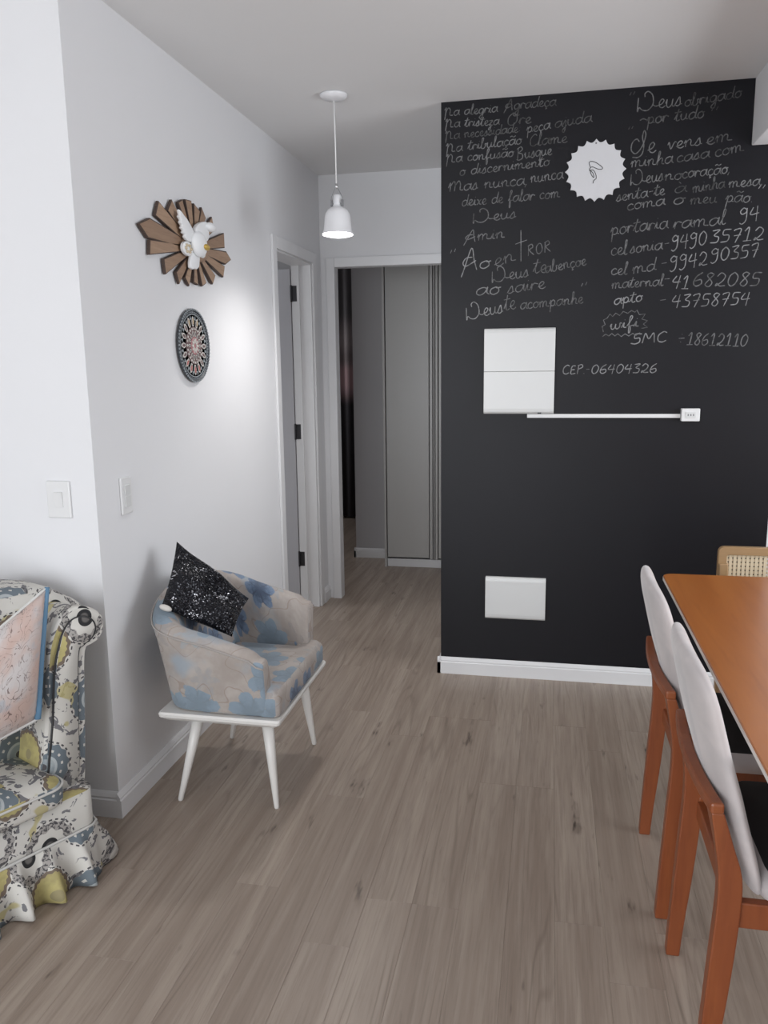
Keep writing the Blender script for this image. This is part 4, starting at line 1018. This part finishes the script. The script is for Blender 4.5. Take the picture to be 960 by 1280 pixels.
# ------------------------------------------------------------------ dining chairs
def make_chair():
    r = empty('dining_chair', (1.70, 1.725, 0), 'tmp', 'chair', group='velvet-backed chairs along the table side')
    prof = [(0.006, .038, 0), (.010, .046, .10), (.015, .056, .20), (.021, .066, .32), (.027, .072, .43), (.026, .070, .50), (.018, .052, .56), (.006, .030, .630)]
    C_ = crom([(a, b_, z) for a, b_, z in prof], 3)
    for s in (-1, 1):
        bm = bmesh.new(); rg = []
        for p in C_:
            z = p.z; wid = .016 + .010*max(0, (z-.52)/.1); y = s*(.203)
            yi, yo = y - s*(.016+.05*max(0, (z-.54)/.08)**2*1.0), y + s*.015
            rg.append([(p.x, yi, z), (p.y, yi, z), (p.y, yo, z), (p.x, yo, z)])
        loft(bm, rg); emit('rear_leg', bm, M['chairwood'], r, bevel=.003)
        bm = bmesh.new(); loft(bm, [[(x+a, y_+b_, z) for a, b_ in ((-w_, -w_), (w_, -w_), (w_, w_), (-w_, w_))] for z, x, y_, w_ in ((0, .495, s*.200, .012), (.25, .480, s*.198, .016), (.375, .475, s*.197, .019))])
        emit('front_leg', bm, M['chairwood'], r, bevel=.003)
        boxo('side_rail', .062, .460, s*.197-.011, s*.197+.011, .385, .440, M['chairwood'], r, bevel=.003)
    boxo('front_rail', .458, .485, -.20, .20, .375, .440, M['chairwood'], r, bevel=.003)
    boxo('back_rail', .058, .080, -.187, .187, .385, .430, M['chairwood'], r, bevel=.003)
    bm = bmesh.new(); loft(bm, [[(.35*y*y-.014+dx, y, z) for dx, z in ((0, .6295), (.026, .6295), (.026, .652), (0, .652))] for y in [(-.222+.444*k/12) for k in range(13)]]); emit('top_rail', bm, M['chairwood'], r, bevel=.005, label='horizontal wooden rail behind the backrest')
    # seat
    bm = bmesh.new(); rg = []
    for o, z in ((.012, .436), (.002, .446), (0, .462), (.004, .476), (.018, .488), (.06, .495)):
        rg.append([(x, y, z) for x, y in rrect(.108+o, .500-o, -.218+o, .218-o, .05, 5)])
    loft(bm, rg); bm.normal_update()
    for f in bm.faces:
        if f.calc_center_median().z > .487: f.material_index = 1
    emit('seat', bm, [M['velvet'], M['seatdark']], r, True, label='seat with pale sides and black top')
    # back cushion
    zz = [.442, .446, .460, .50, .56, .61, .652, .70, .76, .82, .85, .872, .888, .898, .902]
    hw = [.172, .190, .199, .206, .210, .213, .214, .215, .216, .214, .208, .196, .170, .120, .04]
    th = [.006, .016, .022, .026, .027, .027, .027, .027, .026, .025, .024, .021, .017, .011, .004]
    XB = [(.44, .092), (.50, .076), (.56, .058), (.61, .043), (.652, .033), (.70, .017), (.76, .001), (.83, -.016), (.88, -.029), (.93, -.040)]
    def cx(z):
        for (z0, x0), (z1, x1) in zip(XB, XB[1:]):
            if z <= z1: return x0+(x1-x0)*(z-z0)/(z1-z0)+.006
        return XB[-1][1]
    rg = []
    for z, h, t in zip(zz, hw, th):
        ring = []
        for k in range(24):
            a = 2*PI*k/24; cy, sx = math.cos(a), math.sin(a)
            y = h*math.copysign(abs(cy)**.75, cy); x = cx(z) + .35*y*y + t*math.copysign(abs(sx)**.8, sx)
            ring.append((x, y, z))
        rg.append(ring)
    bm = bmesh.new(); loft(bm, rg); emit('backrest', bm, M['velvet'], r, True, subsurf=1)
    return r
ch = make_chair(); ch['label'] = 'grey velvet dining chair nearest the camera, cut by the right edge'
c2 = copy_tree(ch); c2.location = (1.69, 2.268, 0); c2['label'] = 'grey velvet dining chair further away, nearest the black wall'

# cane-backed chair at the head of the table
cc = empty('cane_chair', (2.245, 3.03, 0), 'light wooden chair with woven cane back at the far end of the table', 'chair')
W2 = .235
for s in (-1, 1):
    bm = bmesh.new(); loft(bm, [[(s*x-.016, y-.014, z), (s*x+.016, y-.014, z), (s*x+.016, y+.014, z), (s*x-.016, y+.014, z)] for x, y, z in ((W2-.035, .09, 0), (W2-.025, .04, .44), (W2-.018, .066, .745))]); emit('rear_leg', bm, M['canewood'], cc, bevel=.004)
    bm = bmesh.new(); loft(bm, [[(s*x-w_, y-w_, z), (s*x+w_, y-w_, z), (s*x+w_, y+w_, z), (s*x-w_, y+w_, z)] for x, y, z, w_ in ((W2-.02, -.38, 0, .013), (W2-.025, -.36, .43, .018))]); emit('front_leg', bm, M['canewood'], cc, bevel=.004)
boxo('seat_frame', -W2+.005, W2-.005, -.385, .03, .432, .47, M['canewood'], cc, bevel=.006)
bm = bmesh.new(); loft(bm, [[(x, y, z) for x, y in rrect(-W2+.03+o, W2-.03-o, -.37+o, .02-o, .03)] for o, z in ((0, .470), (0, .478), (.01, .484))]); emit('seat_panel', bm, M['cane'], cc)
# back frame: rounded rectangle ring
def rr2(o, r): return rrect(-W2+o, W2-o, .50+o, .806-o, r, 5)
bm = bmesh.new(); o1, o2 = rr2(0, .022), rr2(.030, .008)
def bx_(p, d): x, z = p; return (x, .070+(z-.5)*.03+d, z)
loft(bm, [[bx_(p, d) for p in o] for o, d in ((o1, -.012), (o2, -.012), (o2, .012), (o1, .012))], loop=True); emit('back_frame', bm, M['canewood'], cc, bevel=.002)
bm = bmesh.new(); px_ = .0150; nxh = int((2*W2-.060)/px_); nz = int((.306-.060)/px_)
for k in range(nxh+1):
    x = -W2+.030+k*px_; prism(bm, [(x-.0050, .530), (x+.0050, .530), (x+.0050, .776), (x-.0050, .776)], lambda p: bx_(p, -.0022), lambda p: bx_(p, 0))
for k in range(nz+1):
    z = .530+k*px_; prism(bm, [(-W2+.030, z-.0050), (W2-.030, z-.0050), (W2-.030, z+.0050), (-W2+.030, z+.0050)], lambda p: bx_(p, 0), lambda p: bx_(p, .0022))
emit('cane_panel', bm, M['cane'], cc, label='woven cane panel with rows of small square holes')
